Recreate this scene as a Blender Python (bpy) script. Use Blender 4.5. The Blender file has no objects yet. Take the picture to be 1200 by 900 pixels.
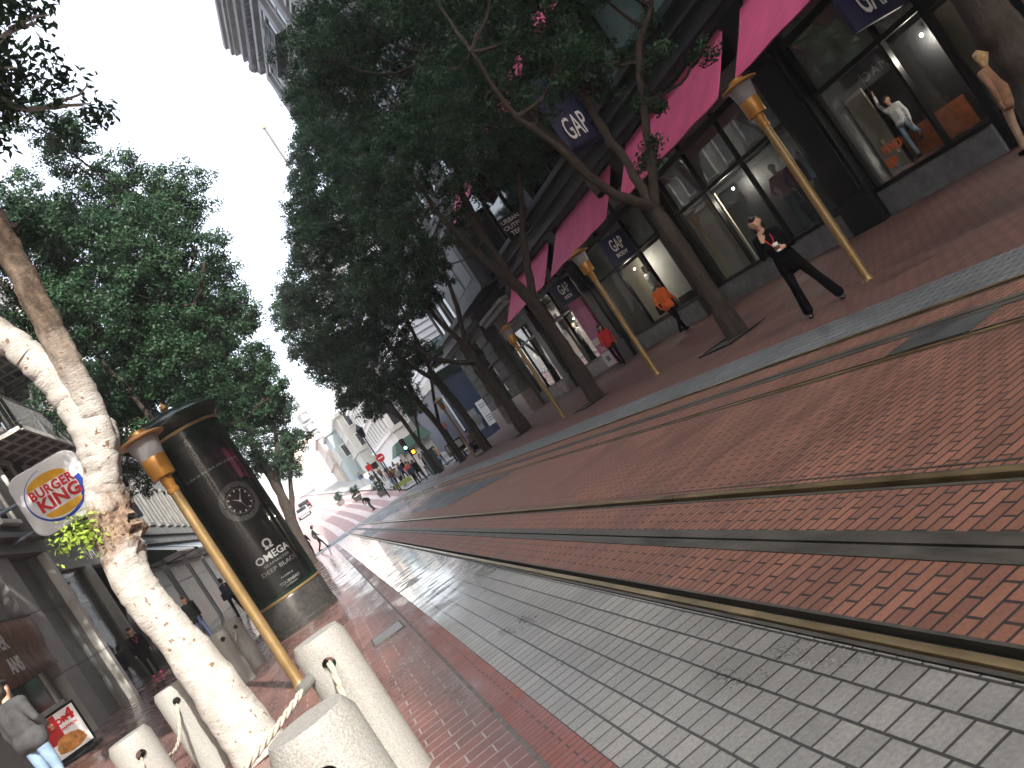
import bpy, bmesh, math, random
import numpy as np
from mathutils import Vector, Matrix
S = bpy.context.scene
COL = S.collection
RAD = math.radians
random.seed(7)
rng = np.random.default_rng(11)

# ------------------------------------------------------------------ camera, world, sun, exposure
cam = bpy.data.objects.new('camera', bpy.data.cameras.new('camera'))
COL.objects.link(cam)
cam.data.sensor_width = 36.0
cam.data.lens = 29.1
cam.data.clip_start = 0.05
cam.data.clip_end = 3000
Rv = Vector((0.80290052, -0.22596603, -0.55162497))
Uv = Vector((0.52605474, -0.16667357, 0.83395823))
Fv = Vector((0.28038754, 0.95977043, 0.0149518))
cam.matrix_world = Matrix(((Rv.x, Uv.x, -Fv.x, 0), (Rv.y, Uv.y, -Fv.y, 0), (Rv.z, Uv.z, -Fv.z, 1.45), (0, 0, 0, 1)))
S.camera = cam

SUN_AZ, SUN_EL = 15.8, 36.0            # degrees: from behind and a little to the right of the camera
a, e = RAD(SUN_AZ), RAD(SUN_EL)
sdir = Vector((math.cos(e) * math.sin(a), -math.cos(e) * math.cos(a), math.sin(e)))
W = bpy.data.worlds.new('World'); S.world = W; W.use_nodes = True
nt = W.node_tree
sky = nt.nodes.new('ShaderNodeTexSky'); sky.sky_type = 'NISHITA'; sky.sun_disc = False
sky.sun_elevation = e; sky.sun_rotation = RAD(180 - SUN_AZ)
sky.air_density = 1.0; sky.dust_density = 6.0; sky.ozone_density = 0.6
bg = nt.nodes['Background']; bg.inputs['Strength'].default_value = 0.15
veil = nt.nodes.new('ShaderNodeVectorMath'); veil.operation = 'ADD'; veil.inputs[1].default_value = (4.6, 4.7, 4.95)   # thin bright cloud over the whole sky
nt.links.new(sky.outputs[0], veil.inputs[0]); nt.links.new(veil.outputs[0], bg.inputs[0])
sun = bpy.data.objects.new('sun', bpy.data.lights.new('sun', 'SUN')); COL.objects.link(sun)
sun.data.energy = 5.0; sun.data.angle = RAD(0.5); sun.data.color = (1.0, 0.95, 0.87)
sun.rotation_mode = 'QUATERNION'; sun.rotation_quaternion = sdir.to_track_quat('Z', 'Y')
sun.location = (20, -40, 60)
S.view_settings.view_transform = 'Standard'; S.view_settings.look = 'None'
S.view_settings.gamma = 1.0; S.view_settings.use_curve_mapping = False
S.view_settings.exposure = 1.0
S.render.engine = 'CYCLES'
S.cycles.max_bounces = 6; S.cycles.diffuse_bounces = 3; S.cycles.glossy_bounces = 3
S.cycles.transmission_bounces = 4; S.cycles.transparent_max_bounces = 12; S.cycles.volume_bounces = 0
S.cycles.use_denoising = True

# ------------------------------------------------------------------ helpers: materials
def new_mat(name):
    m = bpy.data.materials.new(name); m.use_nodes = True
    n = m.node_tree
    return m, n, n.nodes['Principled BSDF'], n.links

def M(name, col, rough=0.6, metal=0.0, var=0.25, scale=6.0, bump=0.0, bscale=60.0, spec=0.5, stretch=None, rvar=0.0, trans=0.0):
    m, n, p, L = new_mat(name)
    tc = n.nodes.new('ShaderNodeTexCoord')
    vec = tc.outputs['Object']
    if stretch:
        mp = n.nodes.new('ShaderNodeMapping'); mp.inputs['Scale'].default_value = stretch
        L.new(vec, mp.inputs[0]); vec = mp.outputs[0]
    nz = n.nodes.new('ShaderNodeTexNoise'); nz.inputs['Scale'].default_value = scale; nz.inputs['Detail'].default_value = 6
    nz.inputs['Roughness'].default_value = 0.65
    L.new(vec, nz.inputs['Vector'])
    mx = n.nodes.new('ShaderNodeMix'); mx.data_type = 'RGBA'
    mx.inputs[6].default_value = tuple(c * (1 - var) for c in col[:3]) + (1,)
    mx.inputs[7].default_value = tuple(min(1, c * (1 + var)) for c in col[:3]) + (1,)
    mr = n.nodes.new('ShaderNodeMapRange'); mr.inputs[1].default_value = 0.3; mr.inputs[2].default_value = 0.7
    L.new(nz.outputs[0], mr.inputs[0]); L.new(mr.outputs[0], mx.inputs[0]); L.new(mx.outputs[2], p.inputs['Base Color'])
    p.inputs['Roughness'].default_value = rough; p.inputs['Metallic'].default_value = metal
    p.inputs['Specular IOR Level'].default_value = spec
    if rvar:
        m2 = n.nodes.new('ShaderNodeMapRange'); m2.inputs[1].default_value = 0.3; m2.inputs[2].default_value = 0.7
        m2.inputs[3].default_value = max(0.03, rough - rvar); m2.inputs[4].default_value = min(1, rough + rvar)
        L.new(nz.outputs[0], m2.inputs[0]); L.new(m2.outputs[0], p.inputs['Roughness'])
    if bump:
        n2 = n.nodes.new('ShaderNodeTexNoise'); n2.inputs['Scale'].default_value = bscale; n2.inputs['Detail'].default_value = 4
        L.new(vec, n2.inputs['Vector'])
        b = n.nodes.new('ShaderNodeBump'); b.inputs['Strength'].default_value = bump; b.inputs['Distance'].default_value = 0.02
        L.new(n2.outputs[0], b.inputs['Height']); L.new(b.outputs[0], p.inputs['Normal'])
    if trans:
        p.inputs['Transmission Weight'].default_value = trans
    return m

def emit(name, col, strength):
    m, n, p, L = new_mat(name)
    p.inputs['Base Color'].default_value = (*col, 1); p.inputs['Emission Color'].default_value = (*col, 1)
    p.inputs['Emission Strength'].default_value = strength
    return m

def glass_mat(name, tint=(0.86, 0.9, 0.9), refl=0.0, rough=0.02):
    m, n, p, L = new_mat(name)
    n.nodes.remove(p)
    out = n.nodes['Material Output']
    t = n.nodes.new('ShaderNodeBsdfTransparent'); t.inputs[0].default_value = (*tint, 1)
    g = n.nodes.new('ShaderNodeBsdfGlossy'); g.inputs['Roughness'].default_value = rough
    f = n.nodes.new('ShaderNodeFresnel'); f.inputs[0].default_value = 1.5
    ad = n.nodes.new('ShaderNodeMath'); ad.operation = 'MULTIPLY_ADD'; ad.inputs[1].default_value = 0.32; ad.inputs[2].default_value = refl * 0.3
    mx = n.nodes.new('ShaderNodeMixShader')
    L.new(f.outputs[0], ad.inputs[0]); L.new(ad.outputs[0], mx.inputs[0])
    L.new(t.outputs[0], mx.inputs[1]); L.new(g.outputs[0], mx.inputs[2]); L.new(mx.outputs[0], out.inputs[0])
    return m

def paving(name, c1, c2, mortar, bw, rh, ms=0.006, swap=False, offset=0.5, rough=(0.2, 0.6), bump=0.5, dirt=0.35, wet=0.5, squash=1.0, sqf=2, grain=(1.6, 0.45, 1), soak=None, coat=1.0):
    """bricks or setts laid in world metres; damp patches change the gloss and darken a little"""
    m, n, p, L = new_mat(name)
    tc = n.nodes.new('ShaderNodeTexCoord')
    sep = n.nodes.new('ShaderNodeSeparateXYZ'); L.new(tc.outputs['Object'], sep.inputs[0])
    cmb = n.nodes.new('ShaderNodeCombineXYZ')
    i, j = (1, 0) if swap else (0, 1)
    # slight waviness of the courses
    wz = n.nodes.new('ShaderNodeTexNoise'); wz.inputs['Scale'].default_value = 1.3; wz.inputs['Detail'].default_value = 2
    L.new(tc.outputs['Object'], wz.inputs['Vector'])
    for src, dst, k in ((i, 0, 0.02), (j, 1, 0.007)):
        md = n.nodes.new('ShaderNodeMath'); md.operation = 'MULTIPLY_ADD'; md.inputs[1].default_value = k
        L.new(wz.outputs[0], md.inputs[0]); L.new(sep.outputs[src], md.inputs[2]); L.new(md.outputs[0], cmb.inputs[dst])
    br = n.nodes.new('ShaderNodeTexBrick')
    br.offset = offset; br.squash = squash; br.squash_frequency = sqf
    L.new(cmb.outputs[0], br.inputs['Vector'])
    br.inputs['Color1'].default_value = (*c1, 1); br.inputs['Color2'].default_value = (*c2, 1); br.inputs['Mortar'].default_value = (*mortar, 1)
    br.inputs['Scale'].default_value = 1.0; br.inputs['Mortar Size'].default_value = ms; br.inputs['Mortar Smooth'].default_value = 0.35
    br.inputs['Bias'].default_value = -0.1; br.inputs['Brick Width'].default_value = bw; br.inputs['Row Height'].default_value = rh
    big = n.nodes.new('ShaderNodeTexNoise'); big.inputs['Scale'].default_value = 1.1; big.inputs['Detail'].default_value = 7; big.inputs['Roughness'].default_value = 0.6
    mp = n.nodes.new('ShaderNodeMapping'); mp.inputs['Scale'].default_value = grain
    L.new(tc.outputs['Object'], mp.inputs[0]); L.new(mp.outputs[0], big.inputs['Vector'])
    fine = n.nodes.new('ShaderNodeTexNoise'); fine.inputs['Scale'].default_value = 55; fine.inputs['Detail'].default_value = 5
    L.new(tc.outputs['Object'], fine.inputs['Vector'])
    r1 = n.nodes.new('ShaderNodeMapRange'); r1.inputs[1].default_value = 0.35; r1.inputs[2].default_value = 0.68; r1.inputs[3].default_value = 1.1; r1.inputs[4].default_value = 1 - dirt
    L.new(big.outputs[0], r1.inputs[0])
    r2 = n.nodes.new('ShaderNodeMapRange'); r2.inputs[1].default_value = 0.3; r2.inputs[2].default_value = 0.7; r2.inputs[3].default_value = 0.78; r2.inputs[4].default_value = 1.2
    L.new(fine.outputs[0], r2.inputs[0])
    mul = n.nodes.new('ShaderNodeMath'); mul.operation = 'MULTIPLY'; L.new(r1.outputs[0], mul.inputs[0]); L.new(r2.outputs[0], mul.inputs[1])
    vm = n.nodes.new('ShaderNodeVectorMath'); vm.operation = 'SCALE'; L.new(br.outputs[0], vm.inputs[0]); L.new(mul.outputs[0], vm.inputs['Scale'])
    L.new(vm.outputs[0], p.inputs['Base Color'])
    # gloss: damp where the broad noise is high
    r3 = n.nodes.new('ShaderNodeMapRange'); r3.inputs[1].default_value = 0.42; r3.inputs[2].default_value = 0.42 + 0.2 / max(wet, 0.05)
    r3.inputs[3].default_value = rough[1]; r3.inputs[4].default_value = rough[0]
    L.new(big.outputs[0], r3.inputs[0])
    rsrc = r3.outputs[0]
    if soak:      # standing wet from one point of the street to another
        y0, y1, y2, y3 = soak
        a1 = n.nodes.new('ShaderNodeMapRange'); a1.interpolation_type = 'SMOOTHSTEP'; a1.inputs[1].default_value = y0; a1.inputs[2].default_value = y1
        a2 = n.nodes.new('ShaderNodeMapRange'); a2.interpolation_type = 'SMOOTHSTEP'; a2.inputs[1].default_value = y2; a2.inputs[2].default_value = y3; a2.inputs[3].default_value = 1; a2.inputs[4].default_value = 0
        L.new(sep.outputs[1], a1.inputs[0]); L.new(sep.outputs[1], a2.inputs[0])
        sn = n.nodes.new('ShaderNodeTexNoise'); sn.inputs['Scale'].default_value = 1.0; sn.inputs['Detail'].default_value = 5
        sm = n.nodes.new('ShaderNodeMapping'); sm.inputs['Scale'].default_value = (2.2, 3.4, 1); L.new(tc.outputs['Object'], sm.inputs[0]); L.new(sm.outputs[0], sn.inputs['Vector'])
        s3 = n.nodes.new('ShaderNodeMapRange'); s3.inputs[1].default_value = 0.40; s3.inputs[2].default_value = 0.50; L.new(sn.outputs[0], s3.inputs[0])
        m1 = n.nodes.new('ShaderNodeMath'); m1.operation = 'MULTIPLY'; L.new(a1.outputs[0], m1.inputs[0]); L.new(a2.outputs[0], m1.inputs[1])
        m2 = n.nodes.new('ShaderNodeMath'); m2.operation = 'MULTIPLY'; L.new(m1.outputs[0], m2.inputs[0]); L.new(s3.outputs[0], m2.inputs[1])
        mr_ = n.nodes.new('ShaderNodeMix'); mr_.inputs[3].default_value = -0.02; L.new(m2.outputs[0], mr_.inputs[0]); L.new(r3.outputs[0], mr_.inputs[2]); rsrc = mr_.outputs[0]
        soakfac = m2.outputs[0]
        cw = n.nodes.new('ShaderNodeMath'); cw.operation = 'MULTIPLY'; cw.inputs[1].default_value = coat; L.new(soakfac, cw.inputs[0]); L.new(cw.outputs[0], p.inputs['Coat Weight']); p.inputs['Coat Roughness'].default_value = 0.05; p.inputs['Coat IOR'].default_value = 1.5
    ra = n.nodes.new('ShaderNodeMath'); ra.operation = 'MULTIPLY_ADD'; ra.inputs[1].default_value = 0.16; L.new(fine.outputs[0], ra.inputs[0]); L.new(rsrc, ra.inputs[2])
    L.new(ra.outputs[0], p.inputs['Roughness'])
    h = n.nodes.new('ShaderNodeMath'); h.operation = 'MULTIPLY_ADD'; h.inputs[1].default_value = -1.0
    h2 = n.nodes.new('ShaderNodeMath'); h2.operation = 'MULTIPLY'; h2.inputs[1].default_value = 0.35
    L.new(fine.outputs[0], h2.inputs[0]); L.new(br.outputs['Fac'], h.inputs[0]); L.new(h2.outputs[0], h.inputs[2])
    b = n.nodes.new('ShaderNodeBump'); b.inputs['Strength'].default_value = bump; b.inputs['Distance'].default_value = 0.006
    if soak:
        sb = n.nodes.new('ShaderNodeMapRange'); sb.inputs[3].default_value = bump; sb.inputs[4].default_value = bump * .25; L.new(soakfac, sb.inputs[0]); L.new(sb.outputs[0], b.inputs['Strength']); L.new(b.outputs[0], p.inputs['Coat Normal'])
    L.new(h.outputs[0], b.inputs['Height']); L.new(b.outputs[0], p.inputs['Normal'])
    return m

# ------------------------------------------------------------------ helpers: geometry
ORG = {}
def org(o):
    v = Vector((0, 0, 0))
    while o is not None:
        v += ORG.get(o.name, Vector((0, 0, 0))); o = o.parent
    return v

def tag(o, label=None, cat=None, group=None, kind=None):
    if label: o['label'] = label
    if cat: o['category'] = cat
    if group: o['group'] = group
    if kind: o['kind'] = kind
    return o

def thing(name, label, cat, loc=(0, 0, 0), group=None, rz=0.0):
    o = bpy.data.objects.new(name, None); COL.objects.link(o)
    o.location = loc; o.rotation_euler = (0, 0, rz); o.empty_display_size = 0.2
    ORG[o.name] = Vector(loc)
    return tag(o, label, cat, group)

def link(name, me, mat, parent=None, origin=None):
    o = bpy.data.objects.new(name, me); COL.objects.link(o)
    if mat is not None and len(me.materials) == 0: me.materials.append(mat)
    if parent is not None:
        me.transform(Matrix.Translation(-org(parent))); o.parent = parent
    elif origin is not None:
        me.transform(Matrix.Translation(-Vector(origin))); o.location = origin; ORG[o.name] = Vector(origin)
    return o

class MB:
    def __init__(self): self.v = []; self.f = []
    def add(self, vs, fs):
        k = len(self.v); self.v += [tuple(v) for v in vs]; self.f += [tuple(i + k for i in f) for f in fs]; return self
    def box(self, x0, x1, y0, y1, z0, z1):
        return self.add([(x0, y0, z0), (x1, y0, z0), (x1, y1, z0), (x0, y1, z0), (x0, y0, z1), (x1, y0, z1), (x1, y1, z1), (x0, y1, z1)],
                        [(0, 3, 2, 1), (4, 5, 6, 7), (0, 1, 5, 4), (1, 2, 6, 5), (2, 3, 7, 6), (3, 0, 4, 7)])
    def hexa(self, p):   # 8 points: bottom 4 counter-clockwise, top 4
        return self.add(p, [(0, 3, 2, 1), (4, 5, 6, 7), (0, 1, 5, 4), (1, 2, 6, 5), (2, 3, 7, 6), (3, 0, 4, 7)])
    def prism(self, poly, d, n0):   # poly: 3d points, extruded by vector d
        d = Vector(d); P = [Vector(p) for p in poly]; k = len(P)
        vs = P + [p + d for p in P]
        fs = [tuple(range(k))[::-1], tuple(range(k, 2 * k))] + [(i, (i + 1) % k, k + (i + 1) % k, k + i) for i in range(k)]
        return self.add(vs, fs)
    def quad(self, a, b, c, d): return self.add([a, b, c, d], [(0, 1, 2, 3)])
    def tube(self, pts, rads, n=10, caps=True, squash=1.0):
        P = [Vector(p) for p in pts]
        if not hasattr(rads, '__len__'): rads = [rads] * len(P)
        ref = None; rings = []
        for i, p in enumerate(P):
            t = (P[min(i + 1, len(P) - 1)] - P[max(i - 1, 0)])
            t = t.normalized() if t.length > 1e-9 else Vector((0, 0, 1))
            if ref is None:
                ref = Vector((1, 0, 0)) if abs(t.x) < 0.8 else Vector((0, 1, 0))
            u = (ref - t * ref.dot(t)).normalized(); w = t.cross(u); ref = u
            rings.append([p + (u * math.cos(q) + w * math.sin(q) * squash) * rads[i] for q in [2 * math.pi * k / n for k in range(n)]])
        vs = [v for r in rings for v in r]; fs = []
        for i in range(len(P) - 1):
            for k in range(n):
                fs.append((i * n + k, i * n + (k + 1) % n, (i + 1) * n + (k + 1) % n, (i + 1) * n + k))
        if caps: fs += [tuple(range(n))[::-1], tuple(range((len(P) - 1) * n, len(P) * n))]
        return self.add(vs, fs)
    def lathe(self, prof, c=(0, 0, 0), n=24, a0=0.0, a1=2 * math.pi):
        full = abs(a1 - a0 - 2 * math.pi) < 1e-6; m = n if full else n + 1
        vs = []; fs = []
        for r, z in prof:
            for k in range(m):
                q = a0 + (a1 - a0) * k / n; vs.append((c[0] + r * math.cos(q), c[1] + r * math.sin(q), c[2] + z))
        for i in range(len(prof) - 1):
            for k in range(n):
                k2 = (k + 1) % m if full else k + 1
                fs.append((i * m + k, i * m + k2, (i + 1) * m + k2, (i + 1) * m + k))
        if full:
            if prof[0][0] > 1e-6: fs.append(tuple(range(m))[::-1])
            if prof[-1][0] > 1e-6: fs.append(tuple(range((len(prof) - 1) * m, len(prof) * m)))
        return self.add(vs, fs)
    def sphere(self, c, r, n=10, sz=1.0):
        prof = [(max(1e-7, r * math.sin(math.pi * i / n)), -r * sz * math.cos(math.pi * i / n)) for i in range(n + 1)]
        return self.lathe(prof, c, n + 4)
    def mesh(self, name):
        me = bpy.data.meshes.new(name); me.from_pydata(self.v, [], self.f); me.validate(); me.update(); return me
    def build(self, name, mat, parent=None, origin=None, smooth=False, bevel=0.0, kind=None):
        me = self.mesh(name)
        if smooth or bevel:
            bm = bmesh.new(); bm.from_mesh(me); bmesh.ops.remove_doubles(bm, verts=bm.verts, dist=1e-5)
            if bevel:
                es = [x for x in bm.edges if len(x.link_faces) == 2 and x.calc_face_angle(0) > 0.6]
                bmesh.ops.bevel(bm, geom=es, offset=bevel, segments=2, profile=0.5, affect='EDGES')
            bmesh.ops.recalc_face_normals(bm, faces=bm.faces); bm.to_mesh(me); bm.free()
        else:
            bm = bmesh.new(); bm.from_mesh(me); bmesh.ops.recalc_face_normals(bm, faces=bm.faces); bm.to_mesh(me); bm.free()
        if smooth:
            me.polygons.foreach_set('use_smooth', [True] * len(me.polygons))
            try: me.set_sharp_from_angle(angle=RAD(smooth if smooth > 1 else 40))
            except Exception: pass
        o = link(name, me, mat, parent, origin)
        if kind: o['kind'] = kind
        return o

def evaluated(o, name=None):
    """mesh of an object with its modifiers applied; the object itself is removed"""
    bpy.context.view_layer.update()
    dg = bpy.context.evaluated_depsgraph_get()
    me = bpy.data.meshes.new_from_object(o.evaluated_get(dg)); me.name = name or o.name
    old = o.data; bpy.data.objects.remove(o)
    return me

def text_mesh(s, size, xs=1.0, bold=0.0, ext=0.004, spacing=1.0, align='CENTER', shear=0.0):
    c = bpy.data.curves.new('lettering', 'FONT'); c.body = s; c.size = size; c.extrude = ext; c.offset = bold
    c.align_x = align; c.align_y = 'CENTER'; c.space_character = spacing; c.resolution_u = 3; c.shear = shear
    o = bpy.data.objects.new('lettering', c); COL.objects.link(o)
    me = evaluated(o); bpy.data.curves.remove(c)
    me.transform(Matrix.Diagonal((xs, 1, 1, 1)))
    me.materials.clear()
    return me

FACE_S = Matrix.Rotation(RAD(90), 4, 'X')                                  # reads from -Y
FACE_W = Matrix.Rotation(RAD(-90), 4, 'Z') @ Matrix.Rotation(RAD(90), 4, 'X')  # reads from -X
FACE_E = Matrix.Rotation(RAD(90), 4, 'Z') @ Matrix.Rotation(RAD(90), 4, 'X')   # reads from +X
def lettering(s, size, at, face, mat, parent, xs=1.0, bold=0.0, rot=0.0, spacing=1.0, name='lettering', ext=0.004, align='CENTER'):
    me = text_mesh(s, size, xs, bold, ext, spacing, align)
    me.transform(Matrix.Translation(Vector(at)) @ face @ Matrix.Rotation(rot, 4, 'Z'))
    return link(name, me, mat, parent)

def sheet(name, pts, mat, kind='structure'):
    mb = MB(); mb.add(pts, [tuple(range(len(pts)))]); o = mb.build(name, mat); o['kind'] = kind; return o

def grid_sheet(name, xs, ys, zf, mat, kind='structure', xf=None):
    vs = [((xf(x, y) if xf else x), y, zf(x, y)) for y in ys for x in xs]; k = len(xs)
    fs = [(j * k + i, j * k + i + 1, (j + 1) * k + i + 1, (j + 1) * k + i) for j in range(len(ys) - 1) for i in range(k - 1)]
    o = MB().add(vs, fs).build(name, mat); o['kind'] = kind; return o

def copy_tree(o, parent=None):
    c = o.copy(); COL.objects.link(c)
    if parent is not None: c.parent = parent
    for ch in [x for x in bpy.data.objects if x.parent == o]: copy_tree(ch, c)
    return c

# ------------------------------------------------------------------ materials
BRICK = paving('red_brick', (0.275, 0.122, 0.078), (0.185, 0.082, 0.055), (0.030, 0.022, 0.019), 0.20, 0.082, 0.009, rough=(0.28, 0.62), wet=0.5, dirt=0.33, grain=(0.55, 1.5, 1), soak=(22, 45, 70, 90), coat=0.4)
BRICK_L = paving('red_brick_damp', (0.190, 0.088, 0.076), (0.140, 0.070, 0.066), (0.28, 0.25, 0.235), 0.29, 0.145, 0.0075, rough=(0.10, 0.40), wet=1.0, bump=0.6, soak=(12, 24, 60, 70), coat=0.3)
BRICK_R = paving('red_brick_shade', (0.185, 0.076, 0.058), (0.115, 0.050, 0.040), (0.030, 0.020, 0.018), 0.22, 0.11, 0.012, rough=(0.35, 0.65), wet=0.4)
BRICK_B = paving('red_brick_border', (0.27, 0.085, 0.058), (0.20, 0.066, 0.050), (0.06, 0.042, 0.040), 0.40, 0.062, 0.006, rough=(0.12, 0.45), wet=0.9)
SETT = paving('granite_setts', (0.30, 0.302, 0.287), (0.235, 0.238, 0.23), (0.05, 0.048, 0.045), 0.122, 0.149, 0.0075, swap=True, offset=0.37, rough=(0.13, 0.40), wet=0.7, dirt=0.3, bump=0.45, soak=(7.5, 12, 40, 62))
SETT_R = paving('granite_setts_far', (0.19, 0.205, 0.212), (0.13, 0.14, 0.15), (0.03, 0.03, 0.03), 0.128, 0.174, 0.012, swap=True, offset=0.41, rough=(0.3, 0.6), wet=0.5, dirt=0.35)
ASPH = M('asphalt', (0.055, 0.056, 0.058), 0.75, var=0.3, scale=3, bump=0.3, bscale=120, rvar=0.2)
ASPH_D = M('asphalt_damp', (0.05, 0.055, 0.056), 0.5, var=0.35, scale=1.2, bump=0.3, bscale=120, rvar=0.25)
CONC = M('concrete', (0.30, 0.30, 0.29), 0.75, var=0.18, scale=2.2, bump=0.2, bscale=70)
JOINT = M('cement_joint', (0.13, 0.125, 0.12), 0.7, var=0.4, scale=9)
BRASS = M('rail_metal', (0.32, 0.235, 0.12), 0.36, metal=0.8, var=0.35, scale=7, bump=0.1, bscale=50, rvar=0.14, stretch=(1, 0.25, 1))
SLOTM = M('slot_plate', (0.075, 0.070, 0.058), 0.55, metal=0.3, var=0.5, scale=5, bump=0.35, bscale=35, stretch=(1, 0.3, 1), rvar=0.15)
BLACK = M('groove_black', (0.008, 0.008, 0.008), 0.8, var=0.2)
GOLD = M('gold_paint', (0.265, 0.178, 0.078), 0.42, metal=0.45, var=0.14, scale=5, rvar=0.08)
AMBER = M('amber_metal', (0.38, 0.18, 0.035), 0.36, metal=0.35, var=0.15, scale=9)
FROST = M('frosted_glass', (0.30, 0.285, 0.30), 0.3, var=0.08, scale=10, trans=0.25)
GRANITE = M('granite_bollard', (0.24, 0.235, 0.222), 0.62, var=0.42, scale=150, bump=0.25, bscale=90)
BROWN_BARK = M('brown_bark', (0.15, 0.112, 0.08), 0.9, var=0.5, scale=10, bump=1.0, bscale=28, stretch=(1, 1, 0.5))
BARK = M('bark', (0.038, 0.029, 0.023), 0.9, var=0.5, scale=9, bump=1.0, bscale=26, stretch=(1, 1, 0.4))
def pale_bark(name, shade_from=None):
    m, n, p, L = new_mat(name); tc = n.nodes.new('ShaderNodeTexCoord')
    def noise(sc, st, det=6, ro=.65):
        mp = n.nodes.new('ShaderNodeMapping'); mp.inputs['Scale'].default_value = st; L.new(tc.outputs['Object'], mp.inputs[0])
        z = n.nodes.new('ShaderNodeTexNoise'); z.inputs['Scale'].default_value = sc; z.inputs['Detail'].default_value = det; z.inputs['Roughness'].default_value = ro; L.new(mp.outputs[0], z.inputs['Vector']); return z.outputs[0]
    def ramp(src, lo, hi):
        r = n.nodes.new('ShaderNodeMapRange'); r.inputs[1].default_value = lo; r.inputs[2].default_value = hi; L.new(src, r.inputs[0]); return r.outputs[0]
    def mix(f, c1, c2):
        x = n.nodes.new('ShaderNodeMix'); x.data_type = 'RGBA'; L.new(f, x.inputs[0])
        for k, c in ((6, c1), (7, c2)):
            if hasattr(c, 'is_linked'): L.new(c, x.inputs[k])
            else: x.inputs[k].default_value = (*c, 1)
        return x.outputs[2]
    base = mix(ramp(noise(5, (1, 1, 1.4)), .35, .65), (.35, .325, .295), (.49, .475, .45))
    flakes = mix(ramp(noise(15, (1, 1, .8), 4, .5), .645, .68), base, (.20, .125, .075))
    cr = noise(16, (.7, .7, 2.6), 5, .7)
    col = mix(ramp(cr, .60, .74), flakes, (.19, .155, .125))
    sp = n.nodes.new('ShaderNodeSeparateXYZ'); L.new(tc.outputs['Object'], sp.inputs[0])      # rough brown burr below the fork
    dz = n.nodes.new('ShaderNodeMath'); dz.operation = 'SUBTRACT'; dz.inputs[1].default_value = 2.47; L.new(sp.outputs[2], dz.inputs[0])
    az = n.nodes.new('ShaderNodeMath'); az.operation = 'ABSOLUTE'; L.new(dz.outputs[0], az.inputs[0])
    nz2 = n.nodes.new('ShaderNodeMath'); nz2.operation = 'MULTIPLY_ADD'; nz2.inputs[1].default_value = -.75; L.new(noise(6, (1, 1, 1)), nz2.inputs[0]); L.new(az.outputs[0], nz2.inputs[2])
    mk_ = n.nodes.new('ShaderNodeMapRange'); mk_.inputs[1].default_value = -.02; mk_.inputs[2].default_value = -.26; L.new(nz2.outputs[0], mk_.inputs[0])
    col = mix(mk_.outputs[0], col, mix(ramp(noise(22, (1, 1, .5)), .4, .6), (.10, .065, .045), (.27, .19, .135)))
    if shade_from:      # shade on the upper limb, painted into its bark as brown
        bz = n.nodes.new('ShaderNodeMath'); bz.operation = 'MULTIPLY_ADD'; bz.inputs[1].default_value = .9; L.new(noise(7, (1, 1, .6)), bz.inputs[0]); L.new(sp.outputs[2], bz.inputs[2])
        col = mix(ramp(bz.outputs[0], shade_from + .1, shade_from + .9), col, mix(ramp(noise(14, (1, 1, .5)), .38, .62), (.075, .055, .04), (.20, .15, .11)))
    L.new(col, p.inputs['Base Color']); p.inputs['Roughness'].default_value = .9
    b = n.nodes.new('ShaderNodeBump'); b.inputs['Strength'].default_value = .9; b.inputs['Distance'].default_value = .02; b.invert = True
    L.new(cr, b.inputs['Height'])
    b2 = n.nodes.new('ShaderNodeBump'); b2.inputs['Strength'].default_value = .6; b2.inputs['Distance'].default_value = .012; L.new(noise(60, (1, 1, 1)), b2.inputs['Height']); L.new(b.outputs[0], b2.inputs['Normal']); L.new(b2.outputs[0], p.inputs['Normal'])
    return m
BARK_L = pale_bark('bark_pale')
LIMB = pale_bark('limb_bark_shaded', 3.75)
BARK_OLD = M('bark_pale', (0.37, 0.325, 0.275), 0.9, var=0.5, scale=11, bump=1.0, bscale=30, stretch=(1, 1, 1.3))
DARK = M('dark_metal', (0.008, 0.009, 0.010), 0.42, spec=0.3, var=0.25, scale=3, rvar=0.08)
SLATE = M('slate_moulding', (0.038, 0.045, 0.055), 0.5, var=0.25, scale=3, rvar=0.1)
BULK = M('grey_marble', (0.17, 0.18, 0.185), 0.22, var=0.3, scale=3.5, rvar=0.06)
PINK = M('pink_canvas', (0.70, 0.105, 0.245), 0.75, var=0.16, scale=1.6, bump=0.06, bscale=160)
STONE = M('grey_limestone', (0.15, 0.15, 0.145), 0.85, var=0.28, scale=1.6, bump=0.25, bscale=25)
STONE_U = M('upper_limestone', (0.20, 0.205, 0.22), 0.85, var=0.22, scale=0.9, bump=0.2, bscale=16)
GLASS = glass_mat('shop_glass')
PANE = M('dark_pane', (0.018, 0.024, 0.028), 0.06, var=0.3, scale=0.7, spec=0.8)
TEAL = M('teal_pane', (0.20, 0.31, 0.32), 0.10, var=0.15, scale=0.5, spec=0.8)
BEIGE = M('beige_panel', (0.50, 0.45, 0.35), 0.7, var=0.12, scale=1.1)
SHADE = M('display_black', (0.012, 0.012, 0.014), 0.6, var=0.3)
NAVY = M('navy_cloth', (0.010, 0.012, 0.050), 0.6, var=0.2, scale=5)
WHITE = M('white_paint', (0.80, 0.80, 0.78), 0.5, var=0.06, scale=4)
OFFW = M('off_white', (0.60, 0.59, 0.56), 0.6, var=0.14, scale=3)
LGREY = M('pale_grey_stone', (0.29, 0.29, 0.28), 0.6, var=0.14, scale=1.3, bump=0.08, bscale=60)
MGREY = M('mid_grey_panel', (0.145, 0.15, 0.15), 0.5, var=0.15, scale=1.2)
DGREY = M('dark_grey', (0.07, 0.072, 0.075), 0.6, var=0.25, scale=2)
GREEN = M('kiosk_green', (0.005, 0.016, 0.010), 0.22, var=0.25, scale=5)
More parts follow.
